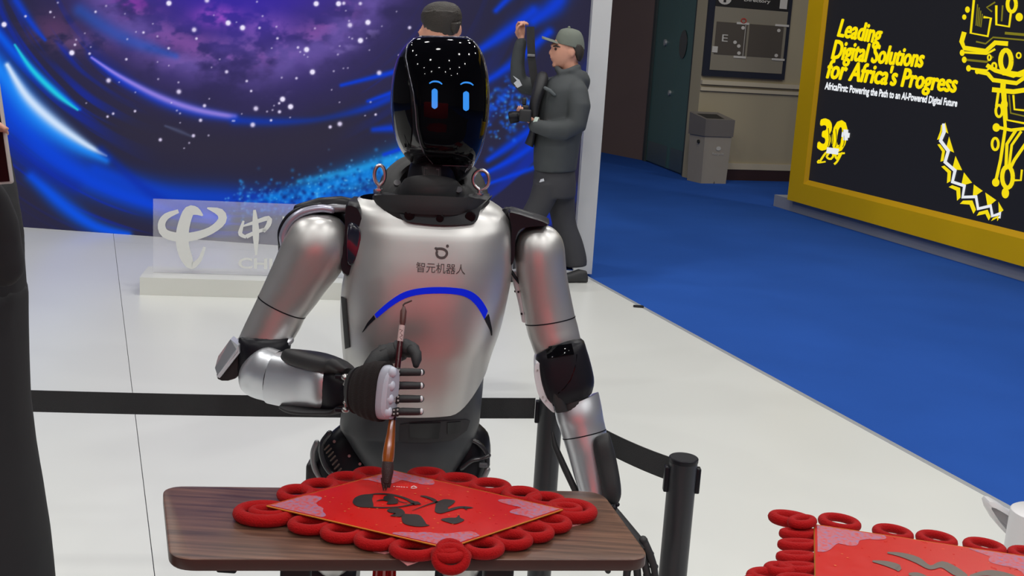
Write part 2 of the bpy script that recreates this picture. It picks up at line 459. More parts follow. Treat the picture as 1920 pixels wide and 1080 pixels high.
x.build('map_lettering', palec, board, smooth=0, kind='stuff')
x = MB(); ribbon(x, [(.42 + .03 * math.cos(i), .65 + .026 * math.sin(i)) for i in np.linspace(0, 6.28, 14)], .012, fb2, k=1)
x.build('location_ring', mat('board_red', s2l(190, 60, 50), .5), board, smooth=0)
x = MB(); ribbon(x, [(.17, .84), (.17, .92)], .03, lambda a, c: bpt(a, c, .068), k=1); ribbon(x, [(.14, .89), (.17, .93), (.20, .89)], .02, lambda a, c: bpt(a, c, .068), k=1)
x.build('arrow_mark', dark_t, board, smooth=0)

# waste bin
bc = PZ(1336, 342, fb) ; bY = bc.y
binr = empty('waste_bin', (bc.x, bc.y + .2, fb), 'square taupe recycling bin with darker lid collar against the cream wall', 'waste bin')
binm = mat('taupe_bin', s2l(156, 147, 132), .6, var=.04); bind = mat('dark_taupe_bin', s2l(112, 106, 100), .6)
th = math.radians(24); ax = (Vector((math.cos(th), math.sin(th), 0)), Vector((-math.sin(th), math.cos(th), 0)), VZ)
kk = PZ(1366, 345, fb); k2 = PZ(1318, 343, fb); bw = .44
btop = P(1340, 222, bY + .1).z
base = kk - ax[0] * (bw / 2 + .0) + ax[1] * .2
base = Vector((base.x - .02, base.y, 0)); bh = btop + .03
def bincorner(u, v, z, s=1.0): return base + ax[0] * (u * bw / 2 * s) + ax[1] * (v * .2 * s) + VZ * z
x = MB(); R = [[bincorner(u, v, z, s_) for u, v in ((-1, -1), (1, -1), (1, 1), (-1, 1))] for z, s_ in ((fb, .93), (btop - .22, 1.0))]
x.rings(R); bb = x.build('body', binm, binr, smooth=0)
x = MB(); R = [[bincorner(u, v, z + (.07 if v > 0 and z > btop - .05 else 0), s_) for u, v in ((-1, -1), (1, -1), (1, 1), (-1, 1))] for z, s_ in ((btop - .235, 1.07), (btop, 1.09), (btop + .01, .98), (btop - .03, .76), (btop - .12, .7))]
x.rings(R); x.build('lid_collar', bind, binr, smooth=0)
x = MB(); R = [[bincorner(u, v, z + (.07 if v > 0 else 0) + .012, .74) for u, v in ((-1, -1), (1, -1), (1, 1), (-1, 1))] for z in (btop - .03, btop - .028)]
x.rings(R); x.build('opening_shade', mat('bin_inside_shade', (.02, .018, .016), .8), binr, smooth=0)  # near-black sheet stands in for the shade inside the bin
fbn = lambda a, c: bincorner(a, -1.0, c, 1.012) - ax[1] * .002
x = MB(); pl = mat('bin_print_pale', s2l(190, 186, 176), .6)
disc2(x, (0.08, btop - .40), .18, .03, fbn); text_on(x, 'Recycle', lambda a, c: fbn(-.35 + .85 * a, btop - .50 + .045 * c))
x.build('printed_mark', pl, binr, smooth=0)
x = MB(); ribbon(x, [(-.1, btop - .95), (.1, btop - .95), (0, btop - .87)], .03, lambda a, c: fbn(a, c), k=1, loop=True)
for a0 in range(3):
    pass
x.build('recycling_mark', mat('bin_print_dark', (.05, .05, .05), .6), binr, smooth=0)
x = MB(); c = bincorner(-1.0, -.3, btop - .32, 1.0); x.cyl(c, c - ax[0] * .02, .025, 12); x.build('side_hole_shade', mat('bin_inside_shade', (0, 0, 0)), binr)  # near-black plug in place of the shade in a round hole

# ---- yellow exhibition stand
q0 = PZ(1450, 386, fb); q1 = PZ(1920, 528, fb)
bdv = (q1 - q0).normalized(); bn = Vector((bdv.y, -bdv.x, 0)).normalized()
if (CAM - q0).dot(bn) < 0: bn = -bn
yellow = mat('yellow_stand_panel', s2l(222, 178, 0), .55, spec=.25, var=.03, vscale=2)
booth = empty('exhibition_stand', q0 + bdv * 2.5, 'yellow exhibition stand wall with a large black lit display on a grey plinth', 'exhibition stand')
o0 = q0 + bdv * .0
x = MB(); zt = .11
x.prism([q0 + VZ * 0, q0 + bdv * 8, q0 + bdv * 8 - bn * 3, q0 - bn * 3], (0, 0, zt - fb)); x.build('plinth', mat('grey_plinth', s2l(150, 152, 160), .5, rvar=.05), booth, smooth=0)
# face plane
fp = PZ(1476, 374, zt)
def BP(px_, py_, off=0.0): return PP(px_, py_, fp, bn) + bn * off
def bu(p): return (p - fp).dot(bdv)
def bw_(u, z, off): return Vector((fp.x, fp.y, 0)) + bdv * u + VZ * z + bn * off
su0 = bu(BP(1511, 334)); sz0 = (BP(1511, 338).z + BP(1920, 437).z) / 2
su1 = 7.0; ztop = 4.2
def bbox(name, ua, ub, za, zb, off, t, m, parent=booth, lab=None):
    x = MB(); x.prism([bw_(ua, za, off), bw_(ub, za, off), bw_(ub, zb, off), bw_(ua, zb, off)], bn * -t)
    return x.build(name, m, parent, smooth=0, label=lab)
bbox('side_panel', 0, su0 - .04, zt, ztop, 0, .12, yellow)
bbox('bottom_panel', su0 - .04, su1, zt, sz0 - .05, 0, .12, yellow)
bbox('back_panel', 0, su1, zt, ztop, -.12, .1, yellow)
bbox('top_panel', su0 - .04, su1, 3.75, ztop, 0, .12, yellow)
x = MB(); w_ = .045
x.prism([bw_(su0 - w_, sz0 - w_ - .005, .0), bw_(su0, sz0, -.035), bw_(su0, 3.75, -.035), bw_(su0 - w_, 3.75, 0)], bn * -.04)
x.prism([bw_(su0 - w_, sz0 - w_ - .005, .0), bw_(su1, sz0 - w_ - .005, .0), bw_(su1, sz0, -.035), bw_(su0, sz0, -.035)], bn * -.04)
x.build('frame_bevel', mat('yellow_bevel', s2l(215, 165, 10), .4), booth, smooth=0)
scr = mat('black_led_display', (.006, .006, .007), .5, emit=1.0, ecol=s2l(24, 24, 28), spec=.15)
disp = bbox('display', su0, su1, sz0, 3.75, -.04, .03, scr)
ymat = mat('display_yellow', (.1, .09, 0), .5, emit=1.0, ecol=s2l(238, 214, 0))
wmat = mat('display_white', (.1, .1, .1), .5, emit=1.0, ecol=s2l(225, 228, 232))
omat = mat('display_olive', (.03, .03, 0), .5, emit=1.0, ecol=s2l(120, 112, 20))
ON = lambda a, c: BP(a, c, 0) if False else PP(a, c, fp - bn * .037, bn)
ON2 = lambda a, c: PP(a, c, fp - bn * .034, bn)
x = MB()
text_on(x, 'Leading', strike=.018, strikey=.03, fn=quadmap((1568, 78), (1648, 93), (1577, 36), (1656, 48), ON), shear=.12, spacing=1.0)
text_on(x, 'Digital Solutions', strike=.009, strikey=.03, fn=quadmap((1557, 121), (1727, 137), (1565, 75), (1735, 93), ON), shear=.12, spacing=1.0)
text_on(x, "for Africa's Progress", strike=.0065, strikey=.03, fn=quadmap((1547, 157), (1790, 184), (1556, 110), (1797, 139), ON), shear=.12, spacing=1.0)
x.build('lettering', ymat, disp, smooth=0, kind='stuff')
x = MB(); text_on(x, 'AfricaFirst: Powering the Path to an AI-Powered Digital Future', strike=.0016, strikey=.05, fn=quadmap((1546, 171), (1793, 204), (1548, 154), (1796, 187), ON))
x.build('lettering', wmat, disp, smooth=0, label='small white line of lettering', kind='stuff')
# anniversary emblem
x = MB(); y_ = MB()
text_on(x, '30', strike=.05, strikey=.05, fn=quadmap((1534, 279), (1582, 284), (1540, 224), (1590, 229), ON))
ribbon(x, [(1537, 303), (1548, 287), (1556, 284), (1550, 294), (1558, 298), (1566, 288), (1568, 298), (1578, 286), (1570, 302), (1564, 308)], 4, ON)
ribbon(x, [(1536, 300), (1533, 305), (1548, 303)], 3, ON)
ribbon(x, [(1560, 290), (1584, 287)], 3.5, ON)
for i in range(5): ribbon(y_, [(1553 + i * 7, 240 + i), (1555 + i * 7, 262 + i), (1552 + i * 7, 276)], 1.3, ON2, k=2)
x.build('anniversary_emblem', ymat, disp, smooth=0); y_.build('emblem_lines', scr, disp, smooth=0)
x = MB(); ribbon(x, [(1578, 252), (1593, 254)], 9, ON2, k=1); ribbon(x, [(1586, 243), (1585, 263)], 9, ON2, k=1)
x.prism([ON2(1551, 276), ON2(1573, 279), ON2(1571, 290), ON2(1549, 287)], bn * .001); x.build('white_plus', wmat, disp, smooth=0)
# zigzag band
left = [(1769, 228), (1757, 252), (1762, 283), (1768, 310), (1778, 336), (1790, 362), (1812, 388), (1838, 410), (1868, 422)]
right = [(1772, 228), (1777, 250), (1785, 285), (1799, 325), (1818, 355), (1841, 372), (1868, 380), (1888, 384), (1884, 388)]
ctr = catmull([((a[0] + c[0]) / 2, (a[1] + c[1]) / 2) for a, c in zip(left, right)], 6)
hw = catmull([(2,), (10,), (13,), (16,), (19,), (21,), (21,), (18,), (10,)], 6)
def bandpt(t, side):
    i = min(int(t * (len(ctr) - 1)), len(ctr) - 2); f = t * (len(ctr) - 1) - i
    cx = ctr[i][0] + (ctr[i + 1][0] - ctr[i][0]) * f; cy = ctr[i][1] + (ctr[i + 1][1] - ctr[i][1]) * f
    dx = ctr[i + 1][0] - ctr[i][0]; dy = ctr[i + 1][1] - ctr[i][1]; L = math.hypot(dx, dy)
    h = hw[i][0] * side; return (cx + dy / L * h, cy - dx / L * h)
x = MB(); y_ = MB(); nz = 7
for i in range(nz):
    a = i / nz; c = (i + 1) / nz
    x.add([ON(*bandpt(a + .01, 1.1)), ON(*bandpt(c - .015, 1.1)), ON(*bandpt((a + c) / 2 + .02, .1))], [[0, 1, 2]])
    if i < nz - 0:
        tb = min(c + .02, 1)
        p_ = [bandpt(a + .05, -.65), bandpt((a + c) / 2 + .03, -.1), bandpt(tb, -.62), bandpt(tb, -1.05), bandpt((a + c) / 2 + .03, -.55), bandpt(a + .05, -1.05)]
        x.add([ON(*k_) for k_ in p_], [[0, 1, 4, 5], [1, 2, 3, 4]])
zz = []
for i in range(nz + 1):
    zz.append(bandpt(min(i / nz + .03, .999), -.45 if i else -.3))
    if i < nz: zz.append(bandpt((i + .55) / nz + .03 if i < nz - 1 else .97, .35))
ribbon(y_, zz, [5] + [7] * (len(zz) - 2) + [5], ON2, k=1)
x.build('triangle_band', ymat, disp, smooth=0); y_.build('zigzag_line', wmat, disp, smooth=0)
# circuit drawing of the continent
x = MB(); o_ = MB(); r_ = lambda pts, w=5, mb=x, k=1: ribbon(mb, pts, w, ON, k=k)
def node(cx, cy, rx, ry, w=4, mb=x): ribbon(mb, [(cx + rx * math.cos(t), cy + ry * math.sin(t)) for t in np.linspace(0, 2 * math.pi, 19)], w, ON2, k=1)
for (cx, cy, rx, ry) in ((1814, 18, 4.5, 6), (1808, 32, 4, 5), (1804, 99, 4.5, 6), (1808, 112, 4.5, 6), (1816, 128, 4.5, 6), (1832, 134, 4, 5), (1868, 239, 7, 8), (1867, 342, 7, 8), (1885, 362, 7, 10), (1911, 32, 7, 8)):
    disc2(x, (cx, cy), rx, ry, ON)
r_([(1826, 0), (1820, 62), (1852, 68), (1858, 34), (1844, 32)], 4.5)
r_([(1868, 10), (1868, 46), (1892, 50), (1896, 20)], 4.5)
r_([(1808, 60), (1803, 78), (1808, 90), (1848, 96), (1866, 80), (1890, 82)], 9)
r_([(1806, 98), (1850, 101), (1866, 92)], 4); r_([(1810, 112), (1850, 116), (1862, 106)], 4, o_); r_([(1817, 128), (1850, 132), (1862, 122)], 4)
r_([(1834, 134), (1852, 138), (1862, 150), (1906, 156), (1920, 146), (1940, 146)], 8)
r_([(1850, 122), (1866, 132), (1900, 142), (1930, 130)], 8)
r_([(1880, 136), (1912, 140), (1940, 128)], 10)
node(1886, 114, 10, 20, 9); node(1897, 8, 8, 14, 7); node(1910, 104, 4, 5, 3); node(1864, 124, 4, 6, 4); node(1855, 108, 3, 5, 3)
r_([(1860, 168), (1900, 172), (1940, 166)], 9); r_([(1881, 156), (1880, 172)], 10)
r_([(1872, 172), (1868, 200)], 5); node(1873, 208, 6, 11, 5); node(1866, 270, 6, 11, 5)
r_([(1880, 172), (1885, 240), (1876, 300), (1867, 340)], 6)
r_([(1885, 175), (1888, 225), (1925, 232)], 4); r_([(1892, 178), (1895, 212), (1930, 220)], 3, o_); r_([(1900, 178), (1902, 205), (1930, 208)], 4)
r_([(1868, 238), (1896, 244), (1930, 240)], 6)
r_([(1905, 244), (1888, 270), (1886, 318)], 6); r_([(1915, 246), (1897, 272), (1892, 312)], 5); r_([(1928, 262), (1902, 300), (1893, 318)], 6)
node(1889, 332, 10, 20, 8); r_([(1901, 338), (1914, 338), (1916, 318)], 4); r_([(1886, 350), (1885, 362)], 6)
for i in range(4): r_([(1833 + i * 3, 8 + i * 6), (1830 + i * 3, 48 + i)], 2, o_)
r_([(1830, 78), (1848, 82), (1862, 70), (1930, 76)], 3, o_); r_([(1860, 22), (1850, 14), (1866, 4)], 3, o_); r_([(1880, 10), (1878, 40)], 3, o_); r_([(1884, 62), (1930, 66)], 5, o_)
node(1883, 196, 5, 8, 3)
x.build('circuit_drawing', ymat, disp, smooth=0, kind='stuff'); o_.build('circuit_drawing', omat, disp, smooth=0, label='dim olive circuit lines', kind='stuff')

# ================================================================== LED WALL WITH GALAXY PICTURE
sA = PZ(42, 429); sB = PZ(1082, 500)
sA = Vector((-3.95, 9.36, 0)); sB = Vector((sB.x, sB.y, 0))
sdv = (sB - sA).normalized(); sn = Vector((sdv.y, -sdv.x, 0)); sn = sn if sn.y < 0 else -sn
S0 = sA - sdv * 1.6; SL = (sB - S0).length
wall = empty('video_wall', S0 + sdv * SL / 2, 'tall lit video wall showing a purple and blue galaxy behind the robot', 'video wall')
def SPt(u, z, off=0.0): return Vector((S0.x, S0.y, 0)) + sdv * u + VZ * z + sn * off
x = MB(); x.prism([SPt(0, 0, -.02), SPt(SL, 0, -.02), SPt(SL, 0, -.3), SPt(0, 0, -.3)], (0, 0, 4.6)); x.build('cabinet', blackm, wall, smooth=0)
zs = np.concatenate([np.arange(0.0, 2.25, .0062), np.arange(2.25, 4.5, .04)]); us = np.arange(0, SL, .0068)
U, Z = np.meshgrid(us, zs); nu, nz_ = len(us), len(zs)
X = np.empty((nu * nz_, 3)); s0_ = np.array(S0)
X[:, 0] = S0.x + sdv.x * U.ravel(); X[:, 1] = S0.y + sdv.y * U.ravel(); X[:, 2] = Z.ravel()
rel = X - np.array(CAM); cz_ = rel @ np.array(vF); gx = 960 + FPX * (rel @ np.array(vR)) / cz_; gy = 540 - FPX * (rel @ np.array(vU)) / cz_
rng = np.random.default_rng(5)
def vnoise(a, b, seed=0):
    r = np.random.default_rng(seed); T = r.random((256, 256))
    ia = np.floor(a).astype(int); ib = np.floor(b).astype(int); fa = a - ia; fb_ = b - ib
    fa = fa * fa * (3 - 2 * fa); fb_ = fb_ * fb_ * (3 - 2 * fb_)
    g = lambda i, j: T[(ia + i) % 256, (ib + j) % 256]
    return (g(0, 0) * (1 - fa) + g(1, 0) * fa) * (1 - fb_) + (g(0, 1) * (1 - fa) + g(1, 1) * fa) * fb_
def fbm(a, b, o=4, seed=0): return sum(vnoise(a * 2 ** i, b * 2 ** i, seed + i) * .5 ** i for i in range(o)) / sum(.5 ** i for i in range(o))
col = np.empty((len(gx), 3)); col[:] = (38, 36, 60)
def over(c, a):
    a = np.clip(a, 0, 1)[:, None]; col[:] = col * (1 - a) + np.array(c) * a
def addc(c, a): col[:] = col + np.array(c) * a[:, None]
def g_(v, s): return np.exp(-(v / s) ** 2)
sm = lambda a, b, v: np.clip((v - a) / (b - a), 0, 1) ** 2 * (3 - 2 * np.clip((v - a) / (b - a), 0, 1))
cx, cy = 450., -150.
rr = np.sqrt(((gx - cx) / 1.08) ** 2 + (gy - cy) ** 2); an = np.arctan2(gy - cy, gx - cx)      # 0 right, pi/2 down
st = fbm(rr / 14, an * 2.2, 3, 11); st2 = fbm(rr / 5, an * 3.0 + 7, 2, 21); cl = fbm(gx / 70, gy / 46, 5, 31); cl2 = fbm(gx / 26, gy / 18, 4, 41)
# purple haze inside
over((66, 50, 138), (1 - sm(170, 480, rr)) * (.45 + .55 * cl))
over((58, 40, 150), g_(rr - 170, 60) * .75)
over((48, 30, 175), (1 - sm(120, 210, rr)) * .6)
over((150, 90, 175), g_(rr - 255 + 26 * (cl2 - .5), 24) * sm(.42, .66, cl2) * sm(.5, .8, an) * .65)
over((112, 90, 172), g_(rr - 285 + 60 * (cl - .5), 34) * sm(.34, .66, cl) * .7)
for (a, c, sx, sy, cc, al) in ((405, 30, 40, 18, (165, 80, 200), .9), (500, 55, 50, 26, (140, 90, 190), .75), (250, 5, 36, 16, (130, 50, 160), .7), (100, 55, 50, 30, (110, 66, 110), .55),
                               (360, 115, 80, 16, (120, 90, 170), .6), (150, 80, 50, 16, (120, 84, 130), .6), (480, 85, 60, 20, (115, 85, 165), .5), (230, 70, 60, 26, (90, 60, 130), .5)):
    over(cc, np.exp(-((gx - a) / sx) ** 2 - ((gy - c) / sy) ** 2) * al * sm(.3, .6, cl2))
# blue streak bands
lw = sm(1.2, 1.9, an)
over((10, 40, 190), sm(.50, .72, st) * sm(330, 380, rr) * (1 - sm(470, 540, rr)) * sm(1.85, 2.3, an) * .55)
over((12, 30, 170), sm(.45, .7, st2) * g_(rr - 585, 50) * sm(1.1, 1.6, an) * .6)
over((14, 44, 190), sm(.52, .78, fbm(rr / 20, an * 1.6, 2, 12)) * g_(rr - 480, 60) * (1 - sm(.9, 1.25, an)) * .6)
over((10, 46, 200), sm(.52, .75, fbm(rr / 26, an * 1.6, 2, 15)) * sm(480, 560, rr) * (1 - sm(.7, 1.2, an)) * .6)
over((16, 40, 170), sm(.5, .8, fbm(rr / 9, an * 1.6, 2, 13)) * g_(rr - 400, 40) * (1 - sm(.9, 1.3, an)) * .5)
def stroke(pts, ws, c, al=1.0, soft=1.0, k=6):
    q = np.array(catmull([(p[0], p[1], w) for p, w in zip(pts, ws)], k)); mg = max(ws) * 3 + 4
    sel = np.where((gx > q[:, 0].min() - mg) & (gx < q[:, 0].max() + mg) & (gy > q[:, 1].min() - mg) & (gy < q[:, 1].max() + mg))[0]
    if not len(sel): return
    X_, Y_ = gx[sel], gy[sel]; best = np.zeros(len(sel))
    for i in range(len(q) - 1):
        a = q[i]; d = q[i + 1, :2] - a[:2]; L2 = (d ** 2).sum() + 1e-6
        t = np.clip(((X_ - a[0]) * d[0] + (Y_ - a[1]) * d[1]) / L2, 0, 1)
        dist = np.hypot(X_ - a[0] - t * d[0], Y_ - a[1] - t * d[1]); w = np.maximum(a[2] + (q[i + 1, 2] - a[2]) * t, .3)
        best = np.maximum(best, np.exp(-(dist / w) ** (2 / soft)))
    A = (best * al)[:, None]; col[sel] = col[sel] * (1 - A) + np.array(c) * A
# outer blue arc (left, thick) and its white core
stroke([(-80, -20), (-30, 110), (30, 220), (110, 300), (200, 350), (300, 385), (420, 410)], [30, 44, 46, 38, 28, 22, 16], (0, 66, 215), .95)
stroke([(-60, 60), (0, 130), (60, 210), (130, 265), (200, 300)], [10, 18, 22, 16, 8], (20, 130, 245), .95)
stroke([(14, 122), (50, 180), (100, 228), (160, 270), (200, 292)], [5, 10, 11, 7, 2], (205, 225, 250), 1)
stroke([(180, 320), (300, 360), (420, 372), (520, 378), (620, 372)], [16, 24, 26, 24, 18], (0, 62, 200), .85)
stroke([(500, 372), (580, 358), (660, 336), (740, 306), (800, 280)], [6, 20, 26, 26, 22], (0, 120, 215), .95)
stroke([(560, 340), (640, 325), (720, 303), (790, 282)], [4, 7, 8, 8], (30, 165, 235), .7)
stroke([(600, 372), (680, 362), (760, 345)], [5, 9, 9], (0, 100, 215), .8)
def dots(n, fx, fy, cc, r0, r1, al):
    for i in range(n):
        x_, y_2 = fx(), fy(); 
        if callable(y_2): y_2 = y_2(x_)
        w = rng.uniform(r0, r1); sel = np.where((abs(gx - x_) < 3 * w) & (abs(gy - y_2) < 3 * w))[0]
        if len(sel):
            A = (al * rng.uniform(.4, 1) * np.exp(-(np.hypot(gx[sel] - x_, gy[sel] - y_2) / w) ** 2))[:, None]; col[sel] = col[sel] * (1 - A) + np.array(cc) * A
bandy = lambda x: 372 - (max(0, x - 470) / 330) ** 1.6 * 84
dots(420, lambda: rng.uniform(450, 800), lambda: (lambda x: bandy(x) + rng.normal(0, 17)), (40, 150, 235), 1.6, 3.6, .6)
dots(150, lambda: rng.uniform(430, 800), lambda: (lambda x: bandy(x) + rng.normal(4, 16)), (6, 30, 110), 2, 4.5, .6)
dots(120, lambda: rng.uniform(420, 800), lambda: (lambda x: bandy(x) + rng.normal(8, 22)), (120, 200, 245), 1.2, 2.2, .6)
stroke([(30, 0), (60, 45), (85, 75)], [9, 7, 3], (10, 60, 200), .9)
stroke([(-20, 40), (20, 90), (70, 140), (150, 205)], [6, 9, 9, 3], (0, 90, 230), .85)
stroke([(28, 84), (60, 130), (105, 175), (146, 206)], [2, 5, 6, 2], (30, 205, 225), .95)
stroke([(60, 330), (120, 385), (180, 425), (240, 440)], [12, 16, 13, 8], (0, 80, 225), .95)
stroke([(20, 270), (60, 310), (140, 350)], [20, 18, 14], (10, 36, 150), .6)
stroke([(190, 280), (280, 360), (360, 400)], [8, 10, 10], (4, 40, 160), .6)
# lilac arc with blue edge
stroke([(172, 108), (230, 150), (300, 188), (370, 210), (440, 222)], [3, 8, 11, 11, 8], (20, 60, 210), .85)
stroke([(172, 108), (225, 143), (300, 182), (370, 206), (440, 219)], [2, 4, 6, 6, 5], (150, 130, 230), .95)
stroke([(440, 226), (520, 229), (600, 224), (680, 205), (740, 180)], [9, 8, 6, 7, 8], (0, 54, 200), .8)
stroke([(310, 236), (336, 246), (360, 256)], [2, 3.5, 2], (120, 140, 190), .9)
stroke([(150, 20), (230, 70), (330, 105)], [14, 14, 6], (30, 90, 200), .5)
# right side bright streaks
for pts, w in (([(700, 243), (760, 238)], 9), ([(640, 160), (760, 130)], 6), ([(690, 190), (800, 150)], 6), ([(900, 330), (990, 280), (1060, 210)], 7), ([(915, 300), (960, 270), (1000, 240)], 9), ([(890, 100), (950, 60), (1000, 20)], 12), ([(900, 160), (960, 120), (1030, 60)], 9),
               ([(1000, 40), (1040, 10), (1075, -30)], 18), ([(900, 350), (980, 322), (1010, 310)], 5), ([(720, 290), (800, 262), (900, 222)], 6), ([(1060, 130), (1085, 90)], 8), ([(1040, 300), (1080, 250)], 8), ([(930, 20), (980, -30)], 9)):
    stroke(pts, [w * .6] + [w] * (len(pts) - 1), (0, 58, 215), .9)
dots(170, lambda: rng.normal(950, 42), lambda: rng.normal(200, 30), (20, 90, 225), 2, 5, .8); dots(60, lambda: rng.normal(945, 42), lambda: rng.normal(205, 28), (70, 160, 240), 1.4, 3, .7)
over((140, 120, 190), sm(.60, .72, fbm(gx / 40, gy / 30, 4, 55)) * g_((gy + (gx - 480) * .62 - 190), 16) * (gx > 470) * (gx < 740) * .5)
# dark right edge and lower band
over((40, 38, 60), sm(1050, 1080, gx) * .65); over((44, 40, 58), g_(rr - 430, 42) * sm(.9, 1.2, an) * (1 - sm(2.0, 2.3, an)) * .85)
# stars
for i in range(230):
    x_ = rng.uniform(-60, 780); y_2 = rng.uniform(-120, 235) if i > 25 else rng.uniform(235, 300); w = rng.choice([1.4, 1.8, 2.2, 3.0, 4.2], p=[.38, .28, .18, .11, .05])
    if math.hypot((x_ - cx) / 1.08, y_2 - cy) > 440: continue
    sel = np.where((abs(gx - x_) < 12) & (abs(gy - y_2) < 12))[0]
    if len(sel):
        A = np.clip(1.3 * np.exp(-(np.hypot(gx[sel] - x_, gy[sel] - y_2) / w) ** 2.5), 0, 1)[:, None] * (.9 if w > 2 else .6); col[sel] = col[sel] * (1 - A) + np.array((225, 215, 245)) * A
for x_, y_2 in ((545, 200), (530, 186), (690, 42), (676, 76), (586, 135), (455, 52), (428, 43), (575, 93), (317, 6), (8, 46), (135, 99), (593, 7), (635, 7)):
    sel = np.where((abs(gx - x_) < 14) & (abs(gy - y_2) < 14))[0]; A = np.clip(1.5 * np.exp(-(np.hypot(gx[sel] - x_, gy[sel] - y_2) / 4.6) ** 3), 0, 1)[:, None]; col[sel] = col[sel] * (1 - A) + np.array((232, 225, 250)) * A
lin = np.clip(col / 255, 0, 1); lin = np.where(lin <= .04045, lin / 12.92, ((lin + .055) / 1.055) ** 2.4)
me = bpy.data.meshes.new('picture_panel'); me.vertices.add(len(X)); S0v = np.array(WORG['video_wall'])
Xo = X.copy(); Xo[:, :] += np.array(sn) * .003; me.vertices.foreach_set('co', (Xo - S0v).astype(np.float32).ravel())
idx = (np.arange(nz_ - 1)[:, None] * nu + np.arange(nu - 1)[None, :]).ravel(); quads = np.stack([idx, idx + 1, idx + nu + 1, idx + nu], 1)
me.loops.add(quads.size); me.loops.foreach_set('vertex_index', quads.ravel().astype(np.int32)); me.polygons.add(len(quads))
me.polygons.foreach_set('loop_start', (np.arange(len(quads)) * 4).astype(np.int32)); me.update(calc_edges=True)
ca = me.color_attributes.new('pic', 'FLOAT_COLOR', 'POINT'); c4 = np.ones((len(X), 4), np.float32); c4[:, :3] = lin; ca.data.foreach_set('color', c4.ravel())
pm = mat('led_picture', (.004, .004, .005), .5, spec=.1); nt = pm.node_tree; at = nt.nodes.new('ShaderNodeAttribute'); at.attribute_name = 'pic'
nt.links.new(at.outputs['Color'], nt.nodes['Principled BSDF'].inputs['Emission Color']); nt.nodes['Principled BSDF'].inputs['Emission Strength'].default_value = 1.0
me.materials.append(pm); po = bpy.data.objects.new('picture_panel', me); COL.objects.link(po); place(po, WORG['video_wall'], wall)
# white end post of the video wall
ew = mat('white_end_panel', (.66, .67, .66), .45, rvar=.05)
a0 = PZ(1077, 507); p0 = Vector((sB.x - .0, sB.y, 0))
pe = [PZ(1076, 512), PZ(1103, 514)]
x = MB(); l_ = pe[0]; r2_ = pe[1]; r2_.y = l_.y; x.box(((l_.x + r2_.x) / 2 + .012, l_.y + .35, 2.3), (r2_.x - l_.x + .03, .7, 4.6)); x.build('end_post', ew, wall, smooth=0)
# low white skirting in front of the screen not visible; telecom plaque
pb = PZ(262, 553); pbr = PZ(645, 563)
pdv = (pbr - pb).normalized(); pn = Vector((pdv.y, -pdv.x, 0)); pn = pn if pn.y < 0 else -pn
plq = empty('logo_stand', pb + pdv * .9, 'clear acrylic logo plaque with white emblem on a white base before the video wall', 'logo stand')
hb = P(262, 520, pb.y).z
x = MB(); x.prism([pb, pb + pdv * 1.9, pb + pdv * 1.9 - pn * .36, pb - pn * .36], (0, 0, hb), 0); x.build('base', mat('white_stand_base', (.66, .67, .63), .4, rvar=.05), plq, smooth=0)
pf = pb - pn * .16
PLn = lambda a, c: PP(a, c, pf, pn)
ac = mat('clear_acrylic', (.86, .86, .92), .06, alpha=.17, rvar=.02)
c0 = PLn(287, 520); c1 = PLn(285, 373); u_a = (c0 - pf).dot(pdv); zt_ = c1.z
x = MB(); a = pf + pdv * u_a; c = pf + pdv * 1.78; x.prism([Vector((a.x, a.y, hb)), Vector((c.x, c.y, hb)), Vector((c.x, c.y, zt_)), Vector((a.x, a.y, zt_))], pn * -.02)
x.build('acrylic_sheet', ac, plq, smooth=0)
PL2 = lambda a, c: PP(a, c, pf + pn * .004, pn)
x = MB()
S_ = lambda X_, Y_: (240 + X_ / 4.174, 360 + Y_ / 4.174)
ribbon(x, [S_(395, 150), S_(300, 190), S_(262, 255), S_(290, 325), S_(400, 355), S_(520, 345), S_(650, 300), S_(735, 225), S_(720, 160), S_(620, 125)], [7, 12, 14, 16, 17, 16, 14, 16, 15, 3], PL2)
PL3 = lambda a, c: PP(a, c, pf + pn * .0045, pn)
ribbon(x, [S_(585, 185), S_(535, 150), S_(480, 150), S_(445, 230), S_(425, 330), S_(430, 430), S_(460, 520), S_(500, 575), S_(560, 530), S_(600, 430)], [3, 15, 20, 22, 24, 24, 22, 14, 8, 5], PL3)
ribbon(x, [S_(990, 140), S_(1000, 300), S_(1003, 495)], [5, 13, 4], PL3)
ribbon(x, [S_(905, 225), S_(885, 290), S_(880, 330), S_(925, 355)], [4, 7, 8, 5], PL3)
ribbon(x, [S_(890, 270), S_(1000, 235), S_(1100, 205), S_(1100, 255), S_(1060, 310)], [3, 7, 9, 9, 6], PL2)
ribbon(x, [S_(925, 350), S_(1000, 315), S_(1080, 290)], [8, 7, 6], PL2)
text_on(x, 'CHINA TELECOM', bold=.025, fn=quadmap(S_(862, 600), (756, 512), S_(862, 512), (756, 492), PL3))
text_on(x, '国电信', bold=.012, fn=quadmap((528, 478), (752, 492), (530, 402), (754, 414), PL3))
x.build('emblem_and_lettering', mat('white_plaque_print', (.72, .73, .71), .5), plq, smooth=0)

# ================================================================== THE ROBOT
robot = empty('humanoid_robot', (-.15, 2.66, 0), 'silver and black humanoid robot with glossy black face standing behind the desk holding a brush', 'robot')
arc_blue = mat('blue_light_strip', (.002, .004, .03), .5, emit=1.0, ecol=s2l(6, 26, 182), spec=.1)
TY = 2.66
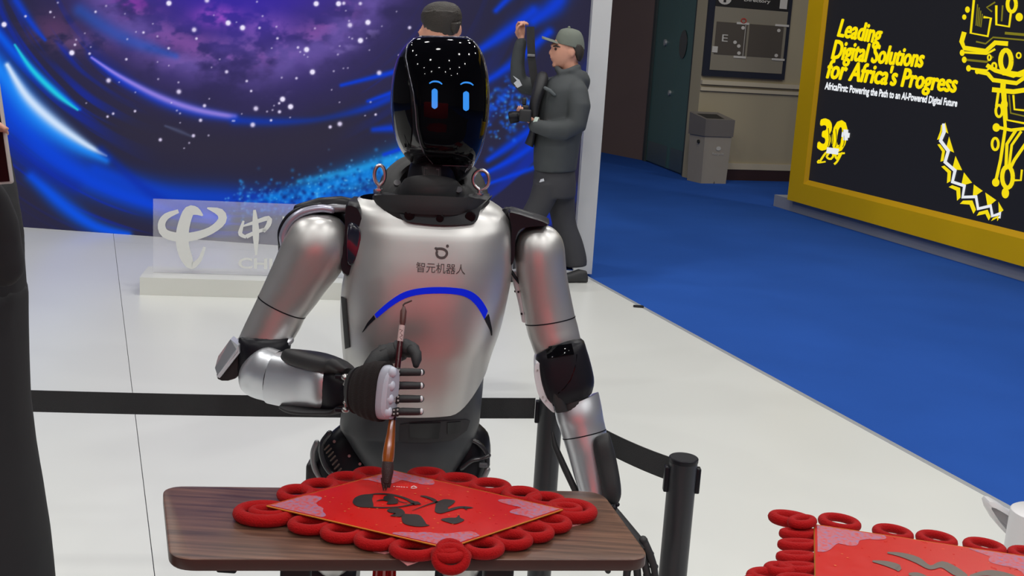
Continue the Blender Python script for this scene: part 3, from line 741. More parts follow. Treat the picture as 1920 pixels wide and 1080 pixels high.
# ---- torso: levels (left x, left y, right x, right y, distance, half depth, squareness)
tor = [(676, 368, 905, 370, TY, .085, 2.4), (660, 378, 930, 384, TY, .105, 2.5), (655, 396, 950, 402, TY, .118, 2.6), (656, 420, 960, 426, TY, .128, 2.6), (658, 450, 962, 456, TY - .003, .135, 2.6),
       (652, 490, 961, 494, TY - .006, .142, 2.6), (644, 530, 957, 532, TY - .008, .146, 2.6), (641, 570, 949, 572, TY - .008, .148, 2.6), (642, 610, 939, 612, TY - .006, .146, 2.6),
       (645, 650, 925, 652, TY, .140, 2.6), (648, 690, 913, 692, TY + .004, .134, 2.6), (650, 730, 905, 732, TY + .008, .128, 2.6), (650, 780, 900, 782, TY + .012, .12, 2.5)]
R = sect_rings(tor, k=4, seg=72)
full = MB().rings(R)
tb = bvh_of(full)
# silver shell: every column of the loft stops at the hem line
nr = len(R); seg = 72; ylev = [q[1] for q in catmull(tor, 4)]
def hem(j):
    a = 2 * math.pi * j / seg; t = sgnp(math.cos(a), 2 / 2.6); s_ = -math.sin(a)
    if math.sin(a) < -.15: return 662                 # back
    if t > .58: return 746 - 62 * ((t - .58) / .42) ** 2.0
    if t < -.45: return 746 - 86 * ((-.45 - t) / .55) ** 1.1
    return 746
sh = MB(); NV = 40; rows = []
for i in range(NV + 1):
    ring = []
    for j in range(seg):
        y = ylev[0] + (hem(j) - ylev[0]) * i / NV
        k_ = 0
        while k_ < nr - 2 and ylev[k_ + 1] < y: k_ += 1
        f = min(max((y - ylev[k_]) / (ylev[k_ + 1] - ylev[k_]), 0), 1.0)
        ring.append(R[k_][j].lerp(R[k_ + 1][j], f))
    rows.append(ring)
cen = [sum(r, Vector()) / seg for r in rows]
inner = [[c + (p - c) * .955 for p in r] for r, c in zip(rows[-1:], cen[-1:])]
sh.rings(rows + inner, cap=False)
sh.build('torso_shell', silver, robot, smooth=50)
# dark waist shell under it
wst = [(652, 600, 932, 602, TY + .004, .131, 2.5), (651, 650, 919, 652, TY + .006, .128, 2.5), (651, 690, 909, 692, TY + .006, .122, 2.5), (647, 730, 905, 732, TY + .009, .118, 2.5), (641, 770, 901, 772, TY + .014, .116, 2.5), (640, 795, 898, 796, TY + .018, .113, 2.5),
       (656, 820, 890, 822, TY + .018, .114, 2.4), (677, 850, 873, 850, TY + .022, .102, 2.4), (698, 880, 852, 880, TY + .028, .088, 2.4), (712, 905, 836, 905, TY + .034, .075, 2.3), (716, 925, 830, 925, TY + .036, .06, 2.2)]
WR = sect_rings(wst, k=3, seg=48)
wb_ = MB().rings(WR); wb_.build('waist_shell', darkshell, robot, smooth=50); wbv = bvh_of(wb_)
# belly control panel
x = MB(); patch(x, wbv, [(750, 795), (790, 791), (872, 786), (880, 788)], [(748, 826), (800, 830), (850, 824), (874, 806)], 16, 3, .003, -.006); x.build('control_panel', mat('panel_dark', (.018, .016, .02), .45), robot, smooth=50)
x = MB(); patch(x, wbv, [(768, 793), (826, 791)], [(768, 818), (822, 820)], 8, 3, .006, -.004); x.build('battery_door', mat('panel_darker', (.008, .008, .01), .3), robot, smooth=40)
x = MB(); patch(x, wbv, [(838, 791), (862, 789)], [(838, 812), (860, 810)], 6, 3, .0055, -.004); x.build('button_panel', mat('panel_darker', (1, 1, 1)), robot, smooth=40)
# blue light arc on the chest
top_ = catmull([(680, 622), (690, 604), (708, 584), (735, 561), (762, 546), (800, 539), (845, 539), (880, 545), (902, 562), (917, 590), (922, 618), (922, 628)], 4)
bot_ = catmull([(680, 623), (693, 608), (712, 592), (739, 571), (766, 557), (800, 551), (845, 551), (874, 557), (893, 573), (908, 598), (919, 620), (921, 629)], 4)
x = MB()
cut = lambda p, a, b_: [q for q in p if a <= q[0] <= b_]
patch(x, tb, cut(top_, 700, 916), cut(bot_, 703, 909), 40, 2, .0016, -.003); x.build('light_strip', arc_blue, robot, smooth=60)
x = MB(); patch(x, tb, [(680, 622), (690, 604), (701, 591)], [(680, 623), (693, 608), (704, 598)], 6, 2, .0016, -.003); x.build('light_strip_tip', blackp, robot, smooth=60); x = MB(); patch(x, tb, [(908, 598), (919, 620), (921, 629)], [(916, 589), (922, 618), (922, 628)], 6, 2, .0016, -.003); x.build('light_strip_tip', blackp, robot, smooth=60)
# chest emblem and lettering
engr = mat('chest_print', s2l(78, 68, 68), .5, .2)
F_ = lambda a, c: stick(tb, a, c, .0012)
x = MB(); text_on(x, '智元机器人', quadmap((780, 510), (872, 515), (781, 491), (873, 496), F_))
x.build('chest_lettering', engr, robot, smooth=0)
x = MB(); ribbon(x, [(818, 466.5), (829, 466.5), (836, 470), (838, 476), (834, 482), (827, 483.5), (821, 481), (818.5, 475), (820, 470.5)], 4.6, F_, k=3); ribbon(x, [(816, 464), (820, 470)], 4, F_, k=1)
x.build('chest_emblem', engr, robot, smooth=0)
x = MB(); disc2(x, (839, 461.5), 2.8, 3.0, F_); x.build('emblem_dot', engr, robot, smooth=0)
# side vent
x = MB(); patch(x, tb, [(641.5, 556), (650, 560)], [(649, 654), (657, 651)], 4, 14, .003, -.003); x.build('side_vent', blackm, robot, smooth=50)

# ---- collar, neck
CY = TY - .01
x = MB(); cr = [(757, 343, 860, 345, CY - .03, .062, 2.2), (747, 347, 871, 351, CY - .03, .075, 2.2), (722, 356, 893, 362, CY - .015, .100, 2.3), (704, 364, 914, 372, CY, .122, 2.4), (700, 372, 918, 380, CY, .128, 2.4), (706, 384, 910, 392, CY, .126, 2.4)]
x.rings(sect_rings(cr, k=4, seg=56)); cbv = bvh_of(x)
x.build('collar', blackm, robot, smooth=35)
ap = MB().rings(sect_rings([(704, 370, 916, 378, CY - .003, .124, 2.5), (706, 400, 914, 406, CY - .003, .134, 2.6), (720, 430, 905, 434, CY - .003, .137, 2.6)], k=3, seg=56)); abv = bvh_of(ap)
x = MB(); patch(x, tb, catmull([(700, 366), (740, 372), (830, 378), (900, 374), (918, 372)], 4), catmull([(704, 376), (728, 384), (746, 394), (754, 410), (768, 418), (830, 424), (884, 421), (893, 412), (899, 396), (917, 378)], 4), 44, 5, .014, -.006)
x.build('collar_apron', blackp, robot, smooth=50); apv = bvh_of(x)
for (a, c, r_0) in ((768, 403, .0115), (825, 409, .0085), (882, 406, .0115)):
    p = stick(apv, a, c, 0); x = MB(); x.cyl(p + Vector((0, .006, 0)), p + Vector((0, -.005, 0)), r_0, 20, bev=.001); x.cyl(p, p + Vector((0, -.007, 0)), r_0 * .45, 16)
    x.build('camera_lens', mat('lens_black', (.005, .005, .006), .3, spec=.08), robot)
x = MB(); nk = [(776, 290, 862, 293, CY - .03, .045, 2), (768, 312, 858, 315, CY - .03, .052, 2), (764, 330, 855, 332, CY - .03, .056, 2), (759, 350, 858, 352, CY - .03, .062, 2)]
x.rings(sect_rings(nk, k=3, seg=36)); nbv = bvh_of(x); x.build('neck', blackp, robot)
x = MB(); patch(x, nbv, [(792, 312), (826, 314)], [(794, 334), (826, 336)], 8, 3, .004, -.003); x.build('neck_port', blackm, robot, smooth=40)
x = MB(); ribbon(x, [(797, 316), (822, 318), (822, 330), (797, 329)], 2, lambda a, c: stick(nbv, a, c, .0052), k=1, loop=True); x.build('neck_port_frame', mat('port_grey', (.09, .09, .1), .4), robot, smooth=0)
# small screws on the collar
for a, c in ((860, 358), (745, 345)):
    p = stick(cbv, a, c, 0); x = MB(); x.cyl(p + Vector((0, .003, -.002)), p + Vector((0, -.004, .004)), .008, 16); x.build('collar_screw', mat('port_grey', (0, 0, 0)), robot)
# ---- lifting eye bolts
def eye_bolt(cx, cy_, rx, ry, fx, fy, Y, lab):
    x = MB(); p = []
    for t in np.linspace(-math.pi / 2 + .35, 1.5 * math.pi - .35, 22):
        p.append(P(cx + rx * math.cos(t), cy_ - ry * math.sin(t), Y))
    p = [P(fx - .5, fy - 6, Y)] + p + [P(fx + .5, fy - 6, Y)]
    x.tube(p, .0042, 10, rnd=True); x.cyl(P(fx, fy - 8, Y), P(fx, fy + 8, Y), .0052, 14); x.cyl(P(fx, fy - 2, Y), P(fx, fy + 1, Y), .0095, 6)
    x.build('eye_bolt', chrome, robot, label=lab)
eye_bolt(712, 328, 10, 18, 711, 356, CY - .03, None); eye_bolt(902, 337, 15, 18, 899, 364, CY - .03, None)

# ---- head
HY = TY - .05
hd_ = [(800, 66.5, 868, 69, HY, .035, 2.0), (776, 73, 888, 76, HY, .075, 2.1), (758, 88, 901, 92, HY, .105, 2.15), (745, 112, 910, 116, HY, .124, 2.2), (738, 142, 916, 146, HY, .134, 2.3), (734, 180, 918, 184, HY, .138, 2.35),
       (735, 218, 916, 222, HY, .136, 2.35), (740, 250, 910, 254, HY - .003, .130, 2.3), (749, 276, 903, 281, HY - .006, .120, 2.3), (762, 296, 894, 301, HY - .01, .105, 2.25), (782, 311, 882, 315, HY - .015, .082, 2.2), (802, 318, 866, 320, HY - .02, .05, 2.1)]
HR = sect_rings(hd_, k=4, seg=64)
x = MB().rings(HR); hbv = bvh_of(x); head = x.build('head', mat('head_shell_satin', (.010, .010, .013), .18, coat=.6), robot, smooth=60)
# visor: the front of the head, standing proud, between an own left and right limit at every height
vl = [(66, 805), (74, 778), (88, 764), (110, 762), (140, 768), (175, 776), (210, 780), (240, 782), (270, 789), (290, 797), (306, 812)]
vr = [(66, 866), (75, 885), (92, 898), (115, 907), (150, 913), (185, 914), (220, 912), (253, 906), (280, 898), (300, 888), (312, 874)]
def itp(tb_, y):
    for a, c in zip(tb_, tb_[1:]):
        if a[0] <= y <= c[0]: return a[1] + (c[1] - a[1]) * (y - a[0]) / (c[0] - a[0])
    return tb_[-1][1] if y > tb_[-1][0] else tb_[0][1]
outer = []; rim = []
NU, NV = 30, 44
for i in range(NV + 1):
    y = 70 + (309 - 70) * i / NV; a = itp(vl, y); c = itp(vr, y); row = []; inn = []
    for j in range(NU + 1):
        t = j / NU; xx = a + (c - a) * t; e = min(min(t, 1 - t) * NU / 2.0, min(i, NV - i) / 2.0, 1); e = math.sin(e * math.pi / 2)
        row.append(stick(hbv, xx, y + .025 * (xx - 825), .0015 + .0045 * e, HY)); inn.append(stick(hbv, xx, y + .025 * (xx - 825), -.004, HY))
    outer.append(row + inn[::-1]); rim.append((row[0], row[-1]))
x = MB().rings(outer); vbv = bvh_of(x); vis = x.build('visor', mat('visor_black', (.002, .002, .003), .05, spec=.10), head, smooth=60)
x = MB(); loop_ = [r[0] for r in rim] + [outer[-1][j] for j in range(1, NU)] + [r[1] for r in rim[::-1]] + [outer[0][j] for j in range(NU - 1, 0, -1)]
x.tube(loop_, .0016, 6, loop=True); x.build('visor_rim', mat('rim_grey', (.16, .16, .19), .25, .6), head, smooth=180)
# side panel on the head
x = MB(); patch(x, hbv, catmull([(752, 108), (742, 150), (741, 200), (748, 250), (758, 275)], 3), catmull([(758, 108), (764, 140), (770, 190), (773, 240), (770, 275)], 3), 14, 5, .003, -.003); x.build('ear_panel', gloss, head, smooth=60)
eye = mat('eye_display', (.01, .03, .08), .2, emit=1.0, ecol=s2l(52, 140, 232))
for (ex, y0, y1) in ((815, 166, 204), (873.5, 171, 208)):
    x = MB(); hh = (y1 - y0) / 2; ym = (y0 + y1) / 2; R = []
    for i in range(-10, 11):
        yy = ym + hh * i / 10; e_ = max(0, abs(yy - ym) - (hh - 5.6)); w = math.sqrt(max(5.6 ** 2 - e_ ** 2, .2))
        R.append([stick(vbv, ex + w * t, yy, .0009, Y=HY - .13) for t in (-1, -.5, 0, .5, 1)])
    x.rings(R, cap=False, closed=False); x.build('eye', eye, head, smooth=0)
for bx, by in ((817, 154), (875, 156)):
    x = MB(); ribbon(x, [(bx - 12, by + 2.5), (bx - 6, by - .8), (bx + 1, by - 1.2), (bx + 7, by + .3), (bx + 12, by + 4)], [2, 3, 3.2, 3, 2], lambda a, c: stick(vbv, a, c, .0009, Y=HY - .13)); x.build('eyebrow', eye, head, smooth=0)

# ---- shoulder brackets (black) left and right of the chest
def plate_px(pts, Y, t, name, m, bev=0.0, par=None, k=3, lab=None):
    q = catmull(pts, k, loop=True) if k > 1 else pts
    a = [P(p[0], p[1], Y) for p in q]; c = sum(a, Vector()) / len(a)
    sc = lambda s, off: [c + (v - c) * s + Vector((0, off, 0)) for v in a]
    x = MB(); x.rings([sc(1 - bev * 1.5, 0), sc(1 - bev * .5, t * .08), sc(1, t * .22), sc(1, t)]); return x.build(name, m, par or robot, smooth=40, label=lab)
plate_px([(647, 384), (664, 381), (676, 394), (683, 430), (681, 470), (671, 500), (655, 521), (641, 515), (638, 490), (645, 440)], TY - .09, .10, 'shoulder_bracket', blackp, .06)
plate_px([(652, 420), (672, 425), (678, 440), (676, 466), (666, 492), (654, 500), (648, 480)], TY - .098, .04, 'bracket_cover', mat('dark_navy_gloss', (.01, .01, .022), .15, coat=.5), .10)
x = MB(); x.tube([P(560, 392, TY - .02), P(600, 387, TY - .03), P(640, 384, TY - .03), P(664, 388, TY - .03)], [.012, .020, .020, .018], 16, rnd=True); x.build('shoulder_link', blackp, robot)
x = MB(); x.tube([P(596, 393, TY - .055), P(625, 390, TY - .06), P(650, 391, TY - .06)], [.006, .010, .008], 12, rnd=True); x.build('shoulder_link_cover', mat('link_grey', (.2, .2, .22), .35, .5), robot)
# right side
plate_px([(953, 398), (968, 398), (990, 405), (1020, 414), (1030, 422), (1000, 424), (975, 430), (966, 450), (964, 485), (958, 500), (955, 470), (958, 430)], TY - .05, .08, 'shoulder_bracket', blackp, .05)
x = MB(); x.tube([P(952, 400, TY), P(980, 410, TY), P(1015, 420, TY)], [.016, .02, .014], 16, rnd=True); x.build('shoulder_link', blackp, robot)

def seam(Ra, Rb):
    g = []
    for q_, off in ((Ra, 0), (Rb, 0)):
        c = sum(q_, Vector()) / len(q_); g.append([c + (p - c) * 1.012 for p in q_])
    a, b_ = g; n_ = ((sum(b_, Vector()) - sum(a, Vector())) / len(a)); n_ = n_.normalized() * .0014 if n_.length > 1e-6 else VZ * .0014
    m_ = [(p + q_) / 2 for p, q_ in zip(a, b_)]
    x = MB(); x.rings([[p - n_ for p in m_], [p + n_ for p in m_]]); x.build('arm_seam', blackp, robot)
# ---- robot's right arm (viewer's left)
AY = 2.60
x = MB(); x.rings(sect_rings([(545, 405, 600, 384, AY + .05, .012, 2), (528, 424, 640, 390, AY + .05, .04, 2), (522, 450, 650, 430, AY + .05, .05, 2), (522, 470, 640, 490, AY + .05, .05, 2)], k=3)); x.build('shoulder_motor', blackp, robot)
x = MB()
def arcs(pts, Y, r, m, nm, lab=None, flat=1.0):
    x = MB(); q = catmull(pts, 5); x.tube([P(p[0], p[1], Y) for p in q], r, 10, rnd=True); return x.build(nm, m, robot, label=lab)
arcs([(533, 462), (531, 440), (545, 414), (568, 398), (600, 391), (622, 393)], AY - .005, .009, mat('pale_lilac_ring', (.42, .42, .52), .3, .6), 'shoulder_ring')
arcs([(526, 456), (526, 432), (541, 406), (566, 391), (600, 385)], AY + .01, .006, blackp, 'shoulder_seal')
up1 = [(584, 402, 618, 403, AY, .018), (563, 408, 636, 411, AY, .034), (548, 420, 648, 426, AY, .046), (538, 436, 654, 446, AY, .054), (530, 452, 656, 468, AY, .058), (523, 468, 651, 490, AY, .057), (514, 490, 634, 518, AY, .053), (503, 514, 611, 546, AY, .048), (494, 534, 592, 572, AY, .044), (485, 553, 573, 595, AY, .041)]
x = MB().rings(sect_rings(up1, k=4, seg=40)); x.build('upper_arm_shell', silver, robot, smooth=50)
up2 = [(484.5, 555, 571.5, 597, AY, .041), (474, 577, 562, 617, AY, .041), (460, 606, 552, 634, AY, .041), (449, 630, 545, 643, AY, .041), (443, 641, 532, 648, AY + .004, .036), (448, 651, 515, 651, AY + .008, .028)]
x = MB().rings(sect_rings(up2, k=4, seg=40)); x.build('upper_arm_lower_shell', silver, robot, smooth=50)
seam(sect_rings(up1, k=4, seg=40)[-1], sect_rings(up2, k=4, seg=40)[0])
# elbow joint
x = MB(); x.rings(sect_rings([(452, 646, 470, 640, AY - .012, .03), (448, 668, 510, 630, AY - .020, .038), (446, 700, 542, 632, AY - .018, .042), (462, 712, 546, 645, AY - .014, .038), (500, 690, 540, 652, AY - .01, .03)], k=3)); x.build('elbow_joint', blackp, robot, smooth=60)
plate_px([(446, 650), (462, 664), (460, 690), (440, 712), (414, 716), (404, 704), (425, 668)], AY - .03, .07, 'elbow_housing', blackm, .06, k=2)
x = MB(); fct = [P(432, 636, AY - .025), P(447, 648, AY - .06), P(446, 660, AY - .06), P(408, 705, AY - .055), P(403, 690, AY - .03), P(409, 668, AY - .03)]
x.prism(fct, (0.0, .03, 0)); x.build('elbow_cap', silver_s, robot, smooth=0)
x = MB(); x.prism([P(447, 649, AY - .061), P(449, 662, AY - .056), P(412, 709, AY - .052), P(406, 706, AY - .056), P(440, 662, AY - .064)], (0, .02, 0)); x.build('elbow_cap_edge', mat('bright_edge', (.7, .72, .78), .3, .5), robot, smooth=0)
x = MB(); c = P(388 + 130, 641, AY - .035)
x.tube([P(516, 650, AY - .02), P(536, 646, AY - .03), P(545, 638, AY - .02)], .008, 10, rnd=True); x.build('elbow_trim', silver_s, robot)
# forearm, coming forward to the hand
fo1 = [(470, 680, 462, 722, 2.58, .020), (478, 664, 466, 737, 2.57, .034), (498, 651, 480, 746, 2.55, .042), (516, 655, 498, 751, 2.535, .043), (527, 659, 511, 756, 2.525, .043)]
x = MB().rings(sect_rings(fo1, k=4, seg=36)); x.build('forearm_ring', silver_s, robot, smooth=50)
fo2 = [(528, 659, 512, 756, 2.524, .043), (555, 664, 545, 762, 2.50, .042), (590, 672, 585, 764, 2.47, .040), (612, 680, 612, 764, 2.445, .038), (622, 690, 622, 757, 2.44, .030)]
x = MB().rings(sect_rings(fo2, k=4, n=2.8, seg=36)); x.build('forearm_shell', silver_s, robot, smooth=50)
seam(sect_rings(fo1, k=4, seg=36)[-1], sect_rings(fo1, k=4, seg=36)[-1])
x = MB(); x.rings(sect_rings([(545, 657, 541, 674, 2.50, .018, 3), (562, 655, 548, 683, 2.48, .034, 3), (600, 662, 590, 694, 2.45, .038, 3), (638, 674, 622, 702, 2.42, .038, 3), (654, 683, 634, 702, 2.40, .036, 3), (662, 692, 650, 704, 2.39, .026, 3)], k=3)); x.build('forearm_pad', blackm, robot, smooth=60)
x = MB(); x.rings(sect_rings([(537, 752, 540, 760, 2.49, .026, 3), (560, 757, 563, 768, 2.47, .036, 3), (600, 762, 600, 773, 2.45, .038, 3), (640, 762, 640, 774, 2.42, .036, 3), (654, 760, 652, 771, 2.40, .028, 3)], k=3)); x.build('forearm_pad', blackm, robot, smooth=60)
x = MB(); x.rings(sect_rings([(610, 676, 610, 768, 2.462, .038, 2.6), (632, 684, 630, 772, 2.43, .034, 2.6), (652, 700, 650, 768, 2.415, .028, 2.4), (668, 708, 666, 762, 2.40, .022, 2.2)], k=3)); x.build('wrist_core', blackp, robot, smooth=60)
x = MB(); wy = 2.365
x.tube([P(648, 710, wy), P(648, 765, wy)], .0032, 10)
for py_, r_0 in ((707, .010), (720, .006), (755, .006), (768, .009)): x.ell(P(648, py_, wy), (r_0, r_0, r_0 * .75), nu=14, nv=8)
x.build('wrist_rod', steel, robot)
for py_ in (706, 768):
    x = MB(); x.box(P(638, py_, wy + .006), (.022, .012, .009), bev=.002); x.build('rod_bracket', blackp, robot)
# ---- right hand, a fist seen from its back
HYh = 2.335
palm_secs = [(672, 702, 668, 752, 2.36, .020, 2.2), (684, 688, 676, 772, 2.338, .028, 2.4), (704, 682, 696, 782, 2.308, .027, 2.6), (726, 684, 716, 786, 2.278, .022, 2.8), (743, 692, 734, 786, 2.262, .014, 2.8)]
x = MB(); x.rings(sect_rings(palm_secs, k=4, seg=36))
hmb = x; hbv2 = bvh_of(x); hand = x.build('hand', mat('palm_pale', (.46, .48, .56), .4), robot, smooth=60)
x = MB(); x.rings(sect_rings([(662, 700, 662, 760, 2.385, .020, 2.2), (670, 690, 667, 768, 2.364, .028, 2.4), (679, 686, 672, 776, 2.348, .031, 2.5)], k=3)); x.build('wrist_cuff', rubber, hand)
# wrapped black elastic band: ridged windings round the palm, made from the palm's own outline
x = MB(); hR = sect_rings(palm_secs, k=8, seg=36); rr_ = []
for i, r in enumerate(hR[6:25]):
    c = sum(r, Vector()) / len(r); rr_.append([c + (p - c) * (1.10 if i % 4 in (1, 2) else 1.065) for p in r])
x.rings(rr_); x.build('elastic_wrap', mat('woven_elastic', (.022, .018, .018), .85, bump=.5, bscale=500, spec=.2), hand, smooth=60)
# knuckle plate with four lobes
x = MB(); fy = (698, 723, 748, 772)
x.rings(sect_rings([(734, 691, 724, 783, 2.270, .019, 3), (737, 691, 727, 784, 2.267, .018, 3), (740, 693, 730, 784, 2.265, .014, 3)], k=3))
for i, yy in enumerate(fy): x.ell(P(736 - i * 2.6, yy, 2.258), (.0085, .008, .0115), nu=14, nv=8)
x.build('knuckle_plate', lilac, hand, smooth=60)
tipm = whitep
def bY_(y): return 2.218 + (921 - y) * .000441
for i, yy in enumerate(fy):
    kx = 744 - i * .8; y2 = yy + (1 - i * .5) - .5; fyY = bY_(yy) - .0195
    x = MB()
    x.box(P(kx - 1, yy, fyY + .002), (.017, .018, .0155), 0, bev=.002)
    for dx, dy in ((-4, -3), (3, 3), (3, -4), (-4, 4)): x.cyl(P(kx + 1 + dx, yy + dy, fyY - .005), P(kx + 1 + dx, yy + dy, fyY - .0105), .0021, 8, 1)
    pts = [P(kx + 4, yy, fyY + .003), P(kx + 14, yy - .3, fyY - .001), P(kx + 30, yy - .3, fyY + .000), P(kx + 42, yy, fyY + .006)]
    x.tube(pts, [.0078, .0082, .0078, .0072], 14, 0, rnd=False)
    x.ell(P(790, y2, fyY + .008), (.0036, .0055, .0062), 2, nu=12, nv=8)
    # second and third bones folding back round the brush
    x.tube([P(kx + 41, yy, fyY + .006), P(kx + 46, yy, fyY + .016), P(kx + 42, yy, fyY + .028), P(kx + 32, yy + .5, fyY + .036), P(kx + 18, yy + 1, fyY + .038), P(kx + 8, yy + 1, fyY + .036)], [.0068, .0074, .0076, .0072, .0068, .0060], 12, 0, rnd=True)
    x.build('finger', [rubber, steel, tipm], hand, smooth=50)
# thumb arching over the brush
x = MB()
x.tube([P(694, 688, 2.340), P(708, 674, 2.350), P(724, 664, 2.362)], [.016, .021, .022], 16, 0, rnd=True)
x.tube([P(716, 668, 2.360), P(734, 662, 2.363), P(748, 660, 2.363)], [.019, .0225, .021], 16, 0, rnd=True)
x.tube([P(746, 655, 2.362), P(760, 652, 2.358), P(772, 656, 2.350)], [.018, .0195, .017], 16, 0, rnd=True)
x.tube([P(773, 656, 2.340), P(780, 664, 2.334), P(781, 675, 2.326), P(780, 684, 2.322)], [.0125, .0122, .0108, .007], 16, 0, rnd=True)
for a, c in ((694, 680), (702, 670), (710, 664)): x.tube([P(a, c + 8, 2.352), P(a + 4, c - 6, 2.345), P(a + 12, c - 10, 2.35)], .0038, 8, 0, rnd=True)
for a, b_, r_ in ((P(718, 667, 2.361), P(722, 665, 2.362), .0232), (P(745, 657, 2.362), P(749, 656, 2.362), .0215)): x.tube([a, b_], r_, 20, 0)
x.build('thumb', rubber, hand, smooth=60)

# ---- robot's left arm (viewer's right), hanging beside the desk
BY = 2.66
ua = [(997, 421, 1024, 422, BY, .020), (981, 429, 1040, 430, BY, .034), (970, 443, 1052, 444, BY, .046), (965, 462, 1058, 462, BY, .053), (965, 485, 1060, 482, BY, .055), (968, 512, 1062, 506, BY, .054), (973, 540, 1066, 532, BY, .052), (979, 575, 1072, 563, BY, .050), (985, 607, 1078, 592, BY - .002, .049)]
x = MB().rings(sect_rings(ua, k=4, seg=40)); x.build('upper_arm_shell', silver, robot, smooth=50)
ub = [(985.5, 609, 1078.5, 594, BY - .002, .049), (990, 628, 1083, 610, BY - .004, .048), (997, 648, 1088, 632, BY - .008, .046), (1002, 662, 1093, 650, BY - .01, .040)]
x = MB().rings(sect_rings(ub, k=4, seg=40)); x.build('upper_arm_lower_shell', silver, robot, smooth=50)
seam(sect_rings(ua, k=4, seg=40)[-1], sect_rings(ub, k=4, seg=40)[0])
x = MB(); x.rings(sect_rings([(958, 508, 974, 506, BY + .02, .02, 3), (962, 530, 984, 528, BY + .02, .026, 3), (970, 560, 992, 560, BY + .02, .03, 3), (978, 600, 1000, 600, BY + .02, .03, 3)], k=3)); x.build('arm_back_plate', whitep, robot); bpv = bvh_of(x)
x = MB(); x.tube([P(959, 509, BY - .01), P(966, 520, BY - .012), P(974, 530, BY - .012)], .004, 8, rnd=True); x.build('arm_cable', blackp, robot)
for a, c in ((966, 546), (972, 547), (978, 588)):
    x = MB(); p = stick(bpv, a, c, .0, Y=BY); x.cyl(p, p + Vector((0, -.003, 0)), .0025, 10); x.build('plate_screw', blackp, robot)
# elbow
x = MB(); x.rings(sect_rings([(1006, 664, 1052, 634, BY - .02, .030, 3), (1004, 672, 1090, 636, BY - .022, .046, 3), (1006, 690, 1100, 655, BY - .024, .052, 3), (1012, 716, 1110, 690, BY - .026, .054, 3), (1022, 742, 1114, 714, BY - .028, .052, 3), (1034, 756, 1110, 732, BY - .028, .042, 3)], k=3, seg=36)); ebv = bvh_of(x); x.build('elbow_joint', blackp, robot, smooth=60)
x = MB(); patch(x, ebv, [(1024, 652), (1072, 646)], [(1027, 672), (1076, 664)], 8, 3, .004, -.004); x.build('joint_cover', gloss, robot, smooth=40)
x = MB(); x.tube([stick(ebv, a, c, -.001) for a, c in ((1082, 664), (1078, 690), (1070, 712), (1058, 728), (1046, 738))], .0018, 6); x.build('joint_seam', gloss, robot)
plate_px([(1003, 680), (1012, 678), (1021, 688), (1026, 720), (1034, 752), (1041, 776), (1030, 770), (1012, 748), (1004, 722), (1001, 700)], BY - .06, .09, 'elbow_side_plate', whitep, .05)
for a, c in ((1008, 694), (1018, 744), (1024, 751)):
    x = MB(); x.cyl(P(a, c, BY - .0585), P(a, c, BY - .064), .0022, 10); x.build('plate_screw', steel, robot)
x = MB(); x.rings(sect_rings([(1030, 700, 1046, 694, BY - .06, .014, 3), (1034, 740, 1056, 736, BY - .06, .018, 3), (1042, 772, 1066, 768, BY - .06, .014, 3)], k=3)); x.build('elbow_fork', blackm, robot)
x = MB(); x.rings(sect_rings([(1046, 742, 1102, 730, BY - .03, .034, 2.5), (1050, 764, 1104, 752, BY - .035, .036, 2.5), (1054, 778, 1104, 768, BY - .037, .034, 2.5)], k=3)); x.build('elbow_core', blackm, robot)
# forearm with an open ring at the top
FR = sect_rings([(1040, 772, 1123, 738, BY - .03, .040), (1044, 790, 1128, 762, BY - .035, .044), (1050, 806, 1132, 786, BY - .038, .044), (1055, 822, 1136, 804, BY - .042, .043)], k=4, seg=40)
c0_ = sum(FR[0], Vector()) / 40; inn_ = [[c0_ + (p - c0_) * s_ for p in FR[0]] for s_ in (.97, .78)]
deep = [p + (FR[4][0] - FR[0][0]) * .6 for p in inn_[1]]
x = MB().rings([deep, inn_[1], [p + Vector((0, 0, .004)) for p in inn_[0]]] + FR, cap=True); x.build('forearm_ring', silver_s, robot, smooth=50)
fr2 = [(1055.5, 824, 1136.5, 806, BY - .042, .043), (1064, 850, 1140, 835, BY - .05, .042), (1074, 885, 1143, 872, BY - .06, .039), (1083, 915, 1144, 905, BY - .07, .036), (1092, 945, 1146, 940, BY - .08, .032), (1102, 965, 1146, 962, BY - .085, .026)]
x = MB().rings(sect_rings(fr2, k=4, seg=40)); x.build('forearm_shell', silver_s, robot, smooth=50)
seam(FR[-1], sect_rings(fr2, k=4, seg=40)[0])
x = MB(); x.rings(sect_rings([(1116, 822, 1142, 812, BY - .08, .014, 3), (1112, 834, 1146, 824, BY - .085, .026, 3), (1118, 870, 1156, 862, BY - .09, .030, 3), (1128, 915, 1164, 908, BY - .105, .030, 3), (1134, 938, 1164, 930, BY - .11, .026, 3), (1138, 948, 1158, 944, BY - .112, .014, 3)], k=3, seg=32)); x.build('forearm_pad', blackm, robot, smooth=60)
x = MB(); x.tube([P(1036, 812, BY - .03), P(1040, 835, BY - .035), P(1060, 880, BY - .05), P(1078, 918, BY - .06), P(1090, 945, BY - .07)], [.004, .007, .008, .008, .005], 10, rnd=True); x.build('forearm_pad', blackm, robot)
